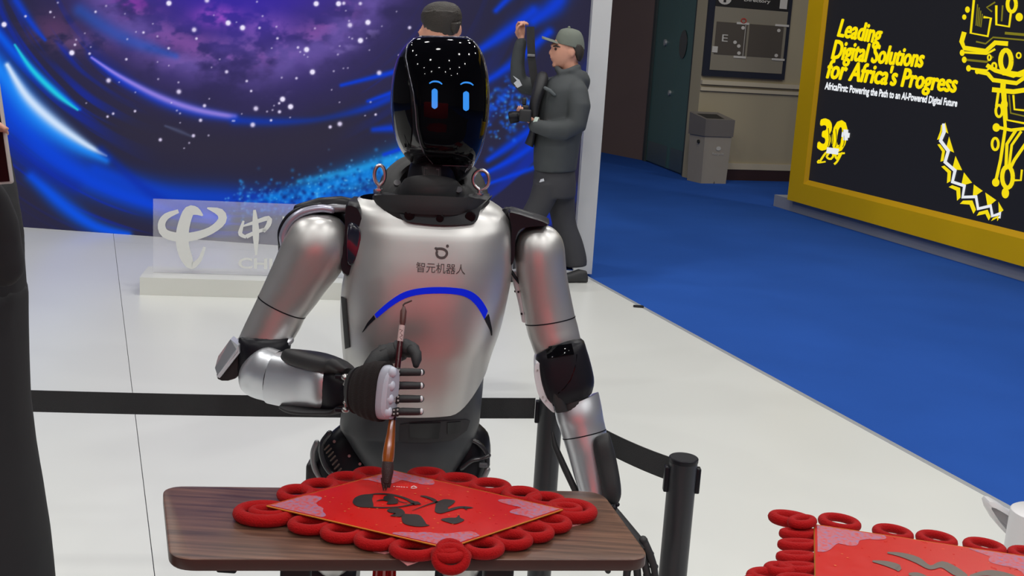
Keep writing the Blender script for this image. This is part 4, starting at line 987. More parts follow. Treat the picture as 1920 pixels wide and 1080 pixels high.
# left hand behind the desk's edge
LY = 2.50
x = MB(); x.rings(sect_rings([(1118, 952, 1152, 946, LY + .03, .018), (1126, 972, 1166, 962, LY + .02, .022), (1136, 998, 1186, 986, LY + .01, .026), (1148, 1024, 1204, 1008, LY, .026), (1160, 1044, 1214, 1026, LY - .01, .022)], k=3)); hl = x.build('hand', rubber, robot)
x = MB()
for a, c, r_0 in ((1140, 948, .008), (1152, 952, .007), (1158, 946, .005), (1146, 960, .009)): x.ell(P(a, c, LY - .005), (r_0, r_0, r_0), nu=10, nv=7)
x.build('wrist_links', blackp, hl)
for i, (pp) in enumerate(([(1206, 1012), (1218, 1038), (1226, 1062), (1230, 1090)], [(1198, 1026), (1208, 1052), (1214, 1078), (1214, 1104)], [(1186, 1036), (1194, 1062), (1196, 1088), (1192, 1112)], [(1172, 1042), (1176, 1068), (1174, 1092), (1168, 1112)])):
    x = MB(); x.tube([P(p[0], p[1], LY - .01 - .006 * k_) for k_, p in enumerate(pp)], [.0095, .009, .0085, .007], 12, rnd=True)
    for p in pp[:3]: x.ell(P(p[0], p[1], LY - .012), (.0105, .0105, .0075), nu=12, nv=7)
    x.build('finger', rubber, hl)
x = MB(); x.tube([P(1140, 985, LY), P(1130, 1015, LY - .02), P(1132, 1045, LY - .03), P(1140, 1070, LY - .03)], [.011, .011, .010, .007], 12, rnd=True); x.build('thumb', rubber, hl)

# ---- hips, legs and feet
def hip(cx, s):
    x = MB(); Yh = TY + .05
    if s < 0:
        x.rings(sect_rings([(640, 796, 668, 790, Yh, .03), (600, 830, 690, 812, Yh - .01, .055), (583, 862, 700, 850, Yh - .01, .065), (584, 895, 704, 890, Yh - .01, .06), (600, 930, 690, 930, Yh, .05)], k=3, seg=32))
    else:
        x.rings(sect_rings([(868, 800, 898, 794, Yh, .03), (850, 818, 915, 812, Yh - .01, .05), (845, 850, 920, 846, Yh - .01, .06), (840, 885, 914, 880, Yh - .01, .058), (835, 925, 896, 922, Yh, .05)], k=3, seg=32))
    bv_ = bvh_of(x); x.build('hip_motor', blackp, robot, smooth=60); return bv_
hb_ = hip(0, -1)
arcs([(618, 812), (604, 832), (604, 856), (616, 882), (640, 900)], TY - .035, .007, mat('hip_dark', (.03, .03, .035), .2, coat=.4), 'hip_ring')
arcs([(594, 830), (587, 850), (590, 878), (604, 900), (622, 914)], TY - .01, .007, mat('hip_grey', (.3, .3, .31), .35, .6), 'hip_guard')
for i in range(8):
    x = MB(); t = i / 7; a = 612 + 26 * t; c = 838 + 52 * t ** 1.1
    x.tube([P(a - 3, c + 5, TY - .046), P(a + 5, c - 3, TY - .046)], .0022, 6, rnd=True); x.build('cooling_rib', mat('rib_brown', (.10, .07, .06), .4, .3), robot)
for a, c in ((627, 828), (655, 855), (675, 870)):
    x = MB(); p = stick(hb_, a, c, 0, Y=TY); x.cyl(p + Vector((0, .002, 0)), p + Vector((0, -.003, .001)), .0035, 12); x.build('hip_screw', steel, robot)
x = MB(); x.box(P(590, 885, TY + .02), (.035, .06, .06), bev=.01); x.build('hip_bracket', blackm, robot)
hb2 = hip(0, 1)
arcs([(872, 822), (895, 830), (912, 850), (914, 872)], TY - .02, .006, mat('hip_dark', (0, 0, 0)), 'hip_ring')
arcs([(866, 878), (884, 864), (902, 860), (916, 854)], TY - .025, .006, mat('hip_dark', (0, 0, 0)), 'hip_ring')
arcs([(890, 906), (906, 896), (914, 880)], TY - .015, .007, mat('hip_grey', (0, 0, 0)), 'hip_guard')
x = MB(); x.box(P(906, 872, TY - .03), (.02, .01, .012), bev=.003); x.build('hip_marker', mat('port_grey', (0, 0, 0)), robot)
legx = {-1: P(632, 900, TY + .05), 1: P(872, 895, TY + .05)}
for s_ in (-1, 1):
    h = legx[s_]; hx = h.x; z1 = .60
    def lr(z, rx, ry, dx=0, dy=0): return [Vector((hx + dx + rx * sgnp(math.cos(a), .8), h.y + dy + ry * sgnp(math.sin(a), .8), z)) for a in (2 * math.pi * j / 28 for j in range(28))]
    x = MB(); x.rings([lr(z1, .03, .05), lr(z1 - .03, .05, .065), lr(.53, .060, .076), lr(.46, .058, .072), lr(.385, .050, .062), lr(.365, .04, .05)]); x.build('thigh', silver, robot, smooth=50)
    x = MB(); x.cyl((hx - .06, h.y, .35), (hx + .06, h.y, .35), .05, 28, bev=.008); x.build('knee_joint', blackp, robot)
    x = MB(); x.rings([lr(.34, .035, .045), lr(.32, .046, .058), lr(.28, .050, .062, 0, .01), lr(.19, .042, .052, 0, .01), lr(.12, .034, .04), lr(.10, .028, .034)]); x.build('shin', silver_s, robot, smooth=50)
    x = MB(); x.cyl((hx - .035, h.y, .085), (hx + .035, h.y, .085), .028, 20, bev=.004); x.build('ankle_joint', blackp, robot)
    x = MB(); ft = [Vector((hx + .05 * sgnp(math.cos(a), .7), h.y - .04 + .125 * sgnp(math.sin(a), .7), 0)) for a in (2 * math.pi * j / 32 for j in range(32))]; cc_ = sum(ft, Vector()) / 32
    x.rings([[cc_ + (p - cc_) * .94 + VZ * .001 for p in ft], [p + VZ * .01 for p in ft], [p + VZ * .035 for p in ft], [cc_ + (p - cc_) * .8 + VZ * .055 + Vector((0, .01, 0)) for p in ft], [cc_ + (p - cc_) * .45 + VZ * .075 + Vector((0, .03, 0)) for p in ft]]); x.build('foot', blackm, robot, smooth=50)
x = MB(); a = legx[-1]; c = legx[1]; x.tube([Vector((a.x, a.y, a.z + .01)), Vector((c.x, c.y, c.z + .01))], .045, 20); x.build('pelvis_beam', blackp, robot)

# ================================================================== DESK, RED KNOT-WORK PIECES, BRUSH, POSTS
wood = mat('walnut_laminate', s2l(92, 62, 52), .38, spec=.5)
nt = wood.node_tree; tc = nt.nodes.new('ShaderNodeTexCoord'); mp = nt.nodes.new('ShaderNodeMapping'); mp.inputs['Scale'].default_value = (1.6, 34, 8); mp.inputs['Rotation'].default_value = (0, 0, math.radians(-8))
nz1 = nt.nodes.new('ShaderNodeTexNoise'); nz1.inputs['Scale'].default_value = 2.2; nz1.inputs['Detail'].default_value = 6; nz1.inputs['Roughness'].default_value = .6
rp = nt.nodes.new('ShaderNodeValToRGB'); rp.color_ramp.elements[0].position = .32; rp.color_ramp.elements[0].color = (*s2l(62, 40, 33), 1); rp.color_ramp.elements[1].position = .68; rp.color_ramp.elements[1].color = (*s2l(122, 86, 68), 1)
nt.links.new(tc.outputs['Object'], mp.inputs[0]); nt.links.new(mp.outputs[0], nz1.inputs['Vector']); nt.links.new(nz1.outputs['Fac'], rp.inputs[0]); nt.links.new(rp.outputs[0], nt.nodes['Principled BSDF'].inputs['Base Color'])
bp_ = nt.nodes.new('ShaderNodeBump'); bp_.inputs['Strength'].default_value = .08; bp_.inputs['Distance'].default_value = .002; nt.links.new(nz1.outputs['Fac'], bp_.inputs['Height']); nt.links.new(bp_.outputs[0], nt.nodes['Principled BSDF'].inputs['Normal'])
wedge = mat('walnut_edge_band', s2l(70, 44, 38), .4, var=.1, vscale=12)
TZ = .74
def round_poly(pts, r, n=8):
    out = []; k = len(pts)
    for i in range(k):
        a, b_, c = pts[i - 1], pts[i], pts[(i + 1) % k]; d1 = (a - b_).normalized(); d2 = (c - b_).normalized()
        p1 = b_ + d1 * r; p2 = b_ + d2 * r
        for j in range(n + 1):
            t = j / n; out.append(p1.lerp(b_, t).lerp(b_.lerp(p2, t), t))
    return out
tcn = [PZ(304, 911, TZ), PZ(1128, 921, TZ), PZ(1222, 1049, TZ), PZ(318, 1048, TZ)]
tc_ = sum(tcn, Vector()) / 4
desk = empty('desk', (tc_.x, tc_.y, 0), 'small walnut-topped desk with rounded corners in front of the robot', 'desk')
x = MB(); pl_ = round_poly(tcn, .045); cc_ = sum(pl_, Vector()) / len(pl_)
sc = lambda s_, z: [Vector((cc_.x + (p.x - cc_.x) * s_, cc_.y + (p.y - cc_.y) * s_, z)) for p in pl_]
x.rings([sc(.985, TZ - .0015), sc(.996, TZ)][::-1][:0] + [sc(.992, TZ), sc(.999, TZ - .0015)], 0); x.build('table_top', wood, desk, smooth=30)
x = MB(); x.rings([sc(.999, TZ - .0015), sc(1.0, TZ - .004), sc(1.0, TZ - .020), sc(.995, TZ - .023)]); x.build('edge_band', wedge, desk, smooth=30)
dux = (tcn[2] - tcn[3]).normalized(); duy = Vector((-dux.y, dux.x, 0))
for s_ in (-1, 1):
    c = tc_ + dux * (.20 * s_) + duy * .03
    x = MB(); x.box((c.x, c.y, TZ - .033), (.05, .22, .02), ax=(dux, duy, VZ), bev=.004); x.build('top_bracket', blackm, desk, smooth=30)
    x = MB(); x.box((c.x, c.y, .38), (.06, .04, .68), ax=(dux, duy, VZ), bev=.006); x.build('leg', blackm, desk, smooth=30)
    x = MB(); x.box((c.x - duy.x * .03, c.y - duy.y * .03, .02), (.06, .36, .038), ax=(dux, duy, VZ), bev=.01); x.build('foot', blackm, desk, smooth=30)
x = MB(); p = P(430, 1060, 1.98); x.box((p.x, p.y, TZ - .032), (.036, .05, .020), bev=.004); x.build('edge_clamp', blackp, desk, smooth=30)

velvet = mat('red_velvet_cord', s2l(160, 0, 4), .8, bump=.6, bscale=350, sheen=0.04, spec=.2, var=.12, vscale=30)
paper_m = mat('red_paper', s2l(192, 22, 18), .30, spec=.5, rvar=.08, vscale=40, var=.03)
gold = mat('gold_paper_edge', s2l(205, 140, 50), .35, .7, rvar=.05)
ink = mat('dried_black_ink', s2l(34, 30, 30), .38, var=.35, vscale=60, spec=.7)
ink2 = mat('grey_ink', s2l(100, 90, 84), .4, var=.12, vscale=60)
speck = mat('gold_speck', s2l(225, 110, 60), .4, .3)
cpr = mat('lilac_corner_print', s2l(176, 92, 118), .45)
nt = cpr.node_tree; tc = nt.nodes.new('ShaderNodeTexCoord'); n_ = nt.nodes.new('ShaderNodeTexNoise'); n_.inputs['Scale'].default_value = 110; n_.inputs['Detail'].default_value = 3
r_p = nt.nodes.new('ShaderNodeValToRGB'); e_ = r_p.color_ramp.elements; e_[0].position = .36; e_[0].color = (*s2l(194, 66, 70), 1); e_[1].position = .66; e_[1].color = (*s2l(146, 108, 146), 1); m3 = r_p.color_ramp.elements.new(.5); m3.color = (*s2l(180, 98, 112), 1)
nt.links.new(tc.outputs['Object'], n_.inputs['Vector']); nt.links.new(n_.outputs['Fac'], r_p.inputs[0]); nt.links.new(r_p.outputs[0], nt.nodes['Principled BSDF'].inputs['Base Color'])

def paper_piece(root, C4, zp, seed):
    rg = random.Random(seed)
    for q_ in C4: q_.z = zp
    x = MB(); x.prism([c + VZ * 0 for c in C4], (0, 0, -.003)); pap = x.build('paper_board', paper_m, root, smooth=0)
    x = MB()
    for i in range(4):
        a, b_ = C4[i], C4[(i + 1) % 4]; x.tube([a - VZ * .0012, b_ - VZ * .0012], .0016, 6)
    x.build('gold_edge', gold, root, smooth=50)
    def uv(u, v): return (C4[0] * (1 - u) + C4[1] * u) * (1 - v) + (C4[3] * (1 - u) + C4[2] * u) * v
    for (cu, cv) in ((0, 0), (1, 0), (1, 1), (0, 1)):
        m_ = MB(); pts = []
        for i in range(25):
            t = i / 24 * math.pi / 2; r = (.20 + .035 * abs(math.sin(4 * t + seed)) + .02 * math.sin(9 * t + cu * 3)) * (1 + .30 * abs(math.cos(2 * t)) ** 2)
            uu_, vv_ = r * math.cos(t), r * math.sin(t); pts.append((.012 + uu_, .012 + vv_))
        pts = [(.012, .012)] + pts
        pts = [((1 - u) if cu else u, (1 - v) if cv else v) for u, v in pts]
        m_.add([uv(*q_) + VZ * .0006 for q_ in pts], [[0, i, i + 1] for i in range(1, len(pts) - 1)]); m_.build('corner_print', cpr, pap, smooth=0)
    m_ = MB()
    for i in range(60):
        u, v = rg.uniform(.06, .94), rg.uniform(.06, .94); d = rg.uniform(.0012, .0028)
        if u + v < .35 or u + v > 1.65: continue
        p = uv(u, v) + VZ * .0008; m_.add([p + Vector((d * math.cos(a), d * math.sin(a), 0)) for a in (0, 1.3, 2.5, 3.8, 5)], [[0, 1, 2, 3, 4]])
    tag(m_.build('gold_speckle', speck, pap, smooth=0), kind='stuff')
    return pap
def cord_loop(root, c, a, b_, r=.0105, ang=0.0, tilt=0.0, twist=False, name='cord_loop'):
    x = MB(); pts = []
    ca, sa = math.cos(ang), math.sin(ang)
    for i in range(26):
        t = 2 * math.pi * i / 26; px_, py_ = a * math.cos(t), b_ * math.sin(t)
        pts.append(c + Vector((px_ * ca - py_ * sa, px_ * sa + py_ * ca, tilt * py_)))
    x.tube(pts, r, 12, loop=True); return x.build(name, velvet, root, smooth=180)
C4 = [PZ(500, 948, .767), PZ(738, 882, .767), PZ(1055, 955, .767), PZ(840, 1027, .767)]
pc = sum(C4, Vector()) / 4
pad = empty('knot_bordered_paper', (pc.x, pc.y, TZ), 'diamond of red paper with black brush writing and red cord loops on the walnut desk', 'paper')
pap = paper_piece(pad, C4, .767, 3)
x = MB(); cq = [pc + (q_ - pc) * .90 for q_ in C4]; x.prism([Vector((q_.x, q_.y, TZ + .0055)) for q_ in cq], (0, 0, .018)); x.build('backing_board', mat('dark_red_backing', s2l(120, 10, 12), .8, bump=.2), pad, smooth=0)
lz = TZ + .012
def loop_px(root, cx_, cy_, w_px, b_, r=.0105, ang=math.radians(0), z=lz, tilt=0.0):
    c = PZ(cx_, cy_, z); a = (PZ(cx_ + w_px / 2, cy_, z) - PZ(cx_ - w_px / 2, cy_, z)).length / 2 - r
    return cord_loop(root, c, a, b_, r, ang, tilt)
for (a, c, w, b_) in ((582, 984, 88, .020), (642, 999, 86, .021), (706, 1012, 88, .022), (778, 1030, 100, .024), (905, 1027, 84, .024), (958, 1012, 84, .022), (1000, 998, 80, .022), (1034, 982, 78, .020),
                      (556, 927, 76, .026), (600, 915, 78, .026), (652, 902, 84, .026), (694, 892, 72, .024), (800, 892, 76, .022), (858, 904, 84, .026), (918, 914, 84, .026), (978, 930, 78, .026), (1022, 940, 80, .024)):
    loop_px(pad, a, c, w, b_ + .004, ang=math.radians(6))
for (a, c, w) in ((496, 963, 122), (1070, 958, 100)):
    loop_px(pad, a, c, w, .036, r=.0125); loop_px(pad, a + (6 if a < 700 else -8), c - 3, w * .62, .016, r=.009, z=lz + .004)
# the large knot at the near corner
kc = PZ(843, 1046, TZ + .013)
x = MB()
sp = []
for i in range(46):
    t = i / 45; a = t * 4.2 * math.pi; r = .030 * (1 - t * .72); sp.append(kc + Vector((r * math.cos(a), r * .85 * math.sin(a), .004 + .010 * t)))
x.tube(sp, .0098, 12, rnd=True); x.build('corner_knot', velvet, pad, smooth=180)
cord_loop(pad, kc + Vector((.0, .004, .014)), .020, .014, .0085, .6, .5, name='corner_knot')
cord_loop(pad, kc + Vector((.003, -.012, .004)), .026, .014, .0095, .1, 1.1, name='corner_knot')
# tassel hanging down behind the desk
tp = P(724, 1072, 2.44); x = MB(); top = Vector((tp.x, 2.40, .70))
x.tube([Vector((C4[1].x, C4[1].y + .01, .752)), Vector((tp.x, 2.425, .748)), top, top - VZ * .02], .004, 8, rnd=True); x.tube([top - VZ * .01, top - VZ * .03, top - VZ * .05], [.008, .012, .01], 12, rnd=True)
x.build('tassel_cord', velvet, pad, smooth=60)
for i in range(9):
    x = MB(); o_x = (i - 4) * .0052; x.tube([top + Vector((o_x * .5, 0, -.04)), top + Vector((o_x, .004 * math.sin(i), -.14)), top + Vector((o_x * 1.2, .006 * math.cos(i), -.26))], .0032, 6, rnd=True)
    x.build('tassel_strand', velvet if i % 3 != 1 else mat('pale_pink_strand', s2l(222, 150, 150), .6, var=.05), pad, smooth=60)
# pink clear film peeking out under the loops
film = mat('clear_pink_film', s2l(225, 150, 150), .2, alpha=.62, rvar=.1)
for pts in ([(736, 1030), (780, 1042), (800, 1046), (776, 1056), (764, 1060), (748, 1048)], [(1075, 970), (1110, 975), (1085, 984), (1050, 992), (1010, 1006), (985, 1008), (1020, 992)], [(690, 1022), (740, 1034), (722, 1038), (700, 1034)]):
    x = MB(); x.prism([PZ(a, c, TZ + .0016) for a, c in pts], (0, 0, -.0012)); x.build('clear_film', film, pad, smooth=0)
# brush writing
SP = lambda X_, Y_: (600 + X_ / 4.8, 860 + Y_ / 4.8)
iz = .7682
def inkpoly(m_, pts, z=iz): q_ = catmull([SP(*p) for p in pts], 3, loop=True); c = (sum(a[0] for a in q_) / len(q_), sum(a[1] for a in q_) / len(q_)); m_.add([PZ(*c, z)] + [PZ(a[0], a[1], z) for a in q_], [[0, i + 1, (i + 1) % len(q_) + 1] for i in range(len(q_))])
def inkrib(m_, pts, z=iz):
    # widths are measured across the stroke in the picture; steep strokes keep them, flat ones are squeezed the same way
    ribbon(m_, [SP(p[0], p[1]) for p in pts], [p[2] / 4.8 * .78 for p in pts], lambda a, c: PZ(a, c, z))
x = MB(); inkpoly(x, [(295, 382), (315, 350), (370, 326), (440, 318), (480, 330), (468, 362), (482, 425), (440, 438), (350, 432), (304, 408)]); x.build('ink_stroke', ink, pap, smooth=0)
for st_ in ([(440, 322, 8), (520, 314, 14), (610, 318, 16), (700, 334, 18), (790, 366, 26), (845, 398, 44), (880, 398, 34), (908, 410, 6)], [(430, 432, 14), (520, 438, 12), (620, 438, 12), (740, 428, 12), (850, 402, 26)],
            [(510, 378, 6), (550, 370, 12), (585, 372, 10)], [(830, 466, 4), (900, 438, 8), (1000, 402, 12), (1060, 388, 16), (1130, 372, 14)], [(903, 334, 8), (945, 340, 22), (990, 355, 26), (1035, 378, 34), (1060, 400, 18)],
            [(1140, 470, 22), (1200, 450, 28), (1260, 436, 22), (1320, 438, 24), (1378, 440, 5)], [(1290, 438, 10), (1325, 460, 8)], [(690, 355, 10), (720, 385, 8), (800, 400, 5)]):
    x = MB(); inkrib(x, st_, iz + .0002); x.build('ink_stroke', ink, pap, smooth=0)
for pl in ([(578, 338), (615, 328), (655, 326), (672, 350), (695, 372), (702, 400), (650, 408), (600, 406), (612, 384), (572, 372)], [(1050, 392), (1108, 366), (1160, 366), (1216, 378), (1196, 408), (1150, 440), (1162, 466), (1092, 492), (1036, 476), (1040, 424)],
           [(602, 466), (640, 446), (722, 447), (765, 486), (730, 520), (690, 520), (630, 512), (690, 492), (640, 486)], [(740, 500), (800, 497), (890, 505), (932, 545), (962, 592), (990, 598), (920, 610), (840, 606), (758, 584), (736, 545)],
           [(1086, 546), (1160, 530), (1222, 530), (1252, 506), (1262, 530), (1300, 550), (1262, 572), (1210, 586), (1150, 572)]):
    x = MB(); inkpoly(x, pl, iz + .0001); x.build('ink_stroke', ink, pap, smooth=0)
x = MB(); wp = mat('white_paper_print', s2l(240, 215, 215), .5)
for a in (660, 686, 706, 728, 750, 776): inkrib(x, [(a, 249 + (a - 660) * .07, 5), (a + 14, 250 + (a - 660) * .07, 5)])
inkrib(x, [(818, 258, 6), (832, 250, 8), (846, 246, 8), (862, 254, 8), (874, 258, 4)]); inkrib(x, [(818, 266, 5), (870, 264, 5)])
tag(x.build('small_print', wp, pap, smooth=0), kind='stuff')

# second piece, right foreground, on its own small stand
D0 = PZ(1527, 983, .767); D1 = PZ(1925, 1043, .767); D3 = PZ(1529, 1120, .767)
e1 = (D1 - D0).normalized(); e2 = Vector((e1.y, -e1.x, 0)); e2d = (D3 - D0).normalized(); e2 = e2d
Dc = [D0, D0 + e1 * .42, D0 + e1 * .42 + e2 * .40, D0 + e2 * .40]
pc2 = sum(Dc, Vector()) / 4
pad2 = empty('knot_bordered_paper', (pc2.x, pc2.y, TZ), 'red paper with grey brush writing and cord loops in the right foreground', 'paper')
pap2 = paper_piece(pad2, Dc, .767, 5)
x = MB(); cq = [pc2 + (q_ - pc2) * .90 for q_ in Dc]; x.prism([Vector((q_.x, q_.y, TZ + .0055)) for q_ in cq], (0, 0, .018)); x.build('backing_board', mat('dark_red_backing', (0, 0, 0)), pad2, smooth=0)
loop_px(pad2, 1481, 973, 78, .020, z=.765, ang=-.25)
loop_px(pad2, 1504, 978, 60, .014, r=.009, z=.775, ang=.5)
for (a, c, w, b_) in ((1574, 980, 76, .028), (1674, 1000, 72, .026), (1756, 1012, 72, .026), (1846, 1026, 74, .026), (1930, 1042, 74, .026)): loop_px(pad2, a, c, w, b_, r=.009, ang=-.45, z=.758)
for i, (a, c) in enumerate(((1500, 1001), (1497, 1022), (1494, 1045), (1496, 1066), (1493, 1088), (1492, 1112))): loop_px(pad2, a, c, 78, .010, r=.0095, ang=.08, z=.757)
loop_px(pad2, 1442, 1082, 84, .020, r=.010, z=.752); loop_px(pad2, 1462, 1068, 60, .014, r=.010, z=.756); loop_px(pad2, 1420, 1096, 60, .02, z=.75)
for st_ in ([(1664, 1036, 3), (1690, 1040, 8), (1720, 1050, 12), (1744, 1064, 8), (1766, 1058, 12), (1790, 1070, 16), (1812, 1082, 10)], [(1636, 1052, 3), (1660, 1056, 9), (1684, 1064, 12), (1682, 1070, 4)], [(1704, 1076, 4), (1720, 1078, 10), (1740, 1086, 10)], [(1818, 1080, 4), (1850, 1074, 10), (1880, 1078, 12), (1920, 1090, 10)]):
    x = MB(); ribbon(x, [(p[0], p[1]) for p in st_], [p[2] for p in st_], lambda a, c: PZ(a, c, iz)); x.build('ink_stroke', ink2, pap2, smooth=0)
st2_ = empty('side_table', (pc2.x, pc2.y, 0), 'small brown side table almost hidden under the right foreground red paper', 'side table')
x = MB(); cq = [pc2 + (q_ - pc2) * .80 for q_ in Dc]; x.prism([Vector((q_.x, q_.y, TZ)) for q_ in cq], (0, 0, -.022)); x.build('table_top', wood, st2_, smooth=0)
x = MB(); x.cyl((pc2.x, pc2.y, .02), (pc2.x, pc2.y, TZ - .022), .025, 20); x.build('leg', blackm, st2_)
x = MB(); x.cyl((pc2.x, pc2.y, 0), (pc2.x, pc2.y, .02), .15, 36, bev=.006); x.build('base', blackm, st2_)

# ---- the writing brush
bt = PZ(723, 921, .7695)
def BRp(px_, py_):
    # brush axis: from the tip on the paper up to the loop above the thumb
    t = (921 - py_) / (921 - 575.); return P(px_, py_, bY_(py_))
brush = empty('writing_brush', bt, 'large dark red writing brush with amber base held upright in the robot fist', 'brush')
x = MB(); x.tube([BRp(757, 577), BRp(756, 572), BRp(759, 569), BRp(765, 566.5), BRp(771, 564)], .0019, 8, rnd=True); x.build('hanging_loop', mat('brush_loop_brown', (.05, .02, .018), .6, rvar=.05), brush, smooth=180)
x = MB(); x.tube([BRp(757, 575), BRp(757, 579), BRp(756.5, 583), BRp(755, 604), BRp(754.5, 611)], [.003, .0045, .0066, .0064, .0048], 18); x.build('end_cap', mat('brush_cap_brown', s2l(84, 46, 42), .4, rvar=.05), brush)
x = MB(); x.tube([BRp(754, 610), BRp(750, 640)], [.0062, .0062], 18); x.build('label_band', mat('brush_label', s2l(190, 160, 158), .6, rvar=.05), brush)
x = MB(); fl = lambda a, c: BRp(a, c) + Vector((0, -.0067, 0))
ribbon(x, [(750, 616), (755, 618), (751, 623), (755, 627), (750, 631), (754, 635)], 1.4, fl, k=1); x.build('label_lettering', mat('brush_print', s2l(80, 40, 45), .6), brush, smooth=0)
x = MB(); x.tube([BRp(750.5, 638), BRp(748, 665), BRp(744, 700), BRp(738, 760), BRp(736, 788)], [.0058, .0062, .0064, .0068, .0074], 18); x.build('handle', mat('dark_red_lacquer', s2l(60, 14, 20), .15, coat=.6), brush)
x = MB(); x.tube([BRp(736, 784), BRp(735, 792), BRp(733, 815), BRp(730, 838), BRp(728, 856), BRp(727, 866)], [.0068, .0072, .0090, .0112, .0122, .0112], 20); x.build('ferrule', mat('amber_horn', s2l(140, 74, 22), .22, coat=.4, var=.3, vscale=40), brush)
hair = mat('inky_bristles', s2l(44, 22, 22), .45, bump=.5, bscale=600, var=.3, vscale=50)
x = MB(); x.tube([BRp(727, 862), BRp(727, 872), BRp(726.5, 884), BRp(725.5, 898), BRp(724.5, 906)], [.0106, .0118, .0122, .0100, .0082], 20); x.build('bristles', hair, brush)
for a0, a1, r_0 in ((720, 719, .0050), (725, 723.5, .0050), (730, 730.5, .0036), (728, 728, .004)):
    x = MB(); x.tube([BRp(a0, 896), BRp((a0 + a1) / 2, 908), BRp(a1, 920 if a1 < 726 else 915)], [r_0 * 1.4, r_0, .0008], 10); x.build('bristle_tuft', hair, brush)

# ---- belt posts
post_m = mat('black_post_paint', (.022, .023, .027), .38, rvar=.05)
belt_m = mat('black_webbing', (.024, .024, .026), .8, bump=.4, bscale=500)
def post(c, label, r=.0335, h=.74):
    pr = empty('belt_post', (c.x, c.y, 0), label, 'barrier post', 'barrier posts of the black belt line')
    x = MB(); x.cyl((c.x, c.y, .02), (c.x, c.y, h - .012), r, 36); x.build('tube', post_m, pr)
    x = MB(); x.tube([(c.x, c.y, h - .013), (c.x, c.y, h - .010), (c.x, c.y, h - .002), (c.x, c.y, h)], [r * .97, r * 1.03, r * 1.03, r * .97], 36); x.build('cap', blackp, pr)
    for s_ in (-1, 1):
        x = MB(); x.box((c.x + s_ * (r + .003), c.y, h - .055), (.012, .022, .062), bev=.003); x.build('belt_socket', blackp, pr)
    x = MB(); x.box((c.x, c.y - r + .001, h - .055), (.05, .006, .07), bev=.002); x.build('cassette_window', mat('cassette_dark', (.012, .012, .014), .3), pr) if False else None
    x = MB(); x.tube([(c.x, c.y, .001), (c.x, c.y, .01), (c.x, c.y, .028)], [.165, .16, .045], 48); x.build('base', post_m, pr)
    return pr
n1 = P(1281, 870, 2.62); n0 = P(1031, 790, 3.08)
n2 = Vector((-2.0, 2.80, 0)); n3 = Vector((n1.x + .9, n1.y - 1.9, 0))
post(n1, 'near black belt post standing right of the walnut desk')
post(n0, 'black belt post behind the robot\'s lowered arm and the desk')
post(n2, 'black belt post at the far left beyond the dark figure')
def belt(a, b_, label):
    x = MB(); d = (b_ - a); d.z = 0; L = d.length; d.normalize(); k = 14; up = []
    a2 = Vector((a.x, a.y, 0)) + d * .044; b2 = Vector((b_.x, b_.y, 0)) - d * .044; n = Vector((d.y, -d.x, 0)); R = []
    for i in range(k + 1):
        t = i / k; p = a2.lerp(b2, t); zz_ = .724 - .012 * 4 * t * (1 - t)
        R.append([p + n * .0012 + VZ * zz_, p - n * .0012 + VZ * zz_, p - n * .0012 + VZ * (zz_ - .058), p + n * .0012 + VZ * (zz_ - .058)])
    x.rings(R); return x.build('barrier_belt', belt_m, smooth=0, label=label, cat='belt', group='black retractable belts')
belt(n0, n1, 'short black belt between the back post and the near post')
belt(n2, n0, 'long black belt running behind the robot to the back post')

# ---- white furniture at the right edge
wf = empty('white_stool', P(1960, 1000, 3.3) * 1.0, 'white moulded pedestal with a flared lip at the right edge of the frame', 'stool')
wm = mat('white_moulded_plastic', (.68, .67, .68), .35, rvar=.05)
cy_ = P(1955, 960, 3.3); rw = .09
x = MB(); x.tube([(cy_.x, cy_.y, 0.0), (cy_.x, cy_.y, .02), (cy_.x, cy_.y, cy_.z - .012), (cy_.x, cy_.y, cy_.z - .003), (cy_.x, cy_.y, cy_.z)], [rw * .98, rw, rw, rw * .98, rw * .93], 48); x.build('pedestal', wm, wf)
x = MB(); lip = [(1852, 946), (1856, 941), (1864, 942), (1880, 951), (1900, 965), (1925, 982), (1925, 1022), (1905, 1014), (1885, 1000), (1868, 980), (1856, 960)]
inn = [(1858, 950), (1866, 952), (1884, 962), (1900, 973), (1915, 984), (1918, 1012), (1903, 1006), (1886, 993), (1872, 976), (1862, 960), (1858, 954)]
o1 = [P(a, c, 3.42) for a, c in lip]; o2 = [P(a, c, 3.42) for a, c in inn]; ctr_ = sum(o2, Vector()) / len(o2)
x.rings([[p + Vector((0, .05, 0)) for p in o1], o1, [p + Vector((0, -.006, 0)) for p in o2], [ctr_ + (p - ctr_) * .6 + Vector((0, .035, 0)) for p in o2]]); x.build('flared_lip', wm, wf, smooth=60)

# ================================================================== PEOPLE
skin = mat('skin', s2l(218, 160, 136), .5, var=.06, vscale=20, spec=.4)
hairm = mat('dark_hair', (.032, .026, .021), .6, bump=.8, bscale=160)
jack = mat('dark_grey_jacket', s2l(66, 70, 72), .75, bump=.35, bscale=18, var=.12, vscale=6)
trou = mat('charcoal_trousers', s2l(58, 58, 62), .8, bump=.35, bscale=16, var=.1, vscale=5)
vest = mat('black_nylon', (.018, .018, .02), .6, bump=.3, bscale=30)
capm = mat('grey_green_cap', s2l(116, 122, 112), .85, bump=.3, bscale=200, var=.08)
shoe = mat('dark_shoe', (.03, .03, .032), .6)
PY = 8.45
def body_fuse(parts, name, m, par, vox=.012, it=5):
    x = MB()
    for R in parts: x.rings(R)
    return fuse(x, name, m, par, vox, it)
def limb(pts, rad, n=16):
    x = MB(); x.tube(pts, rad, n, rnd=True); return x
def fuse_mb(mbs, name, m, par, vox=.012, it=5, **kw):
    x = MB()
    for q_ in mbs: x.add(q_.v, q_.f)
    return fuse(x, name, m, par, vox, it, **kw)
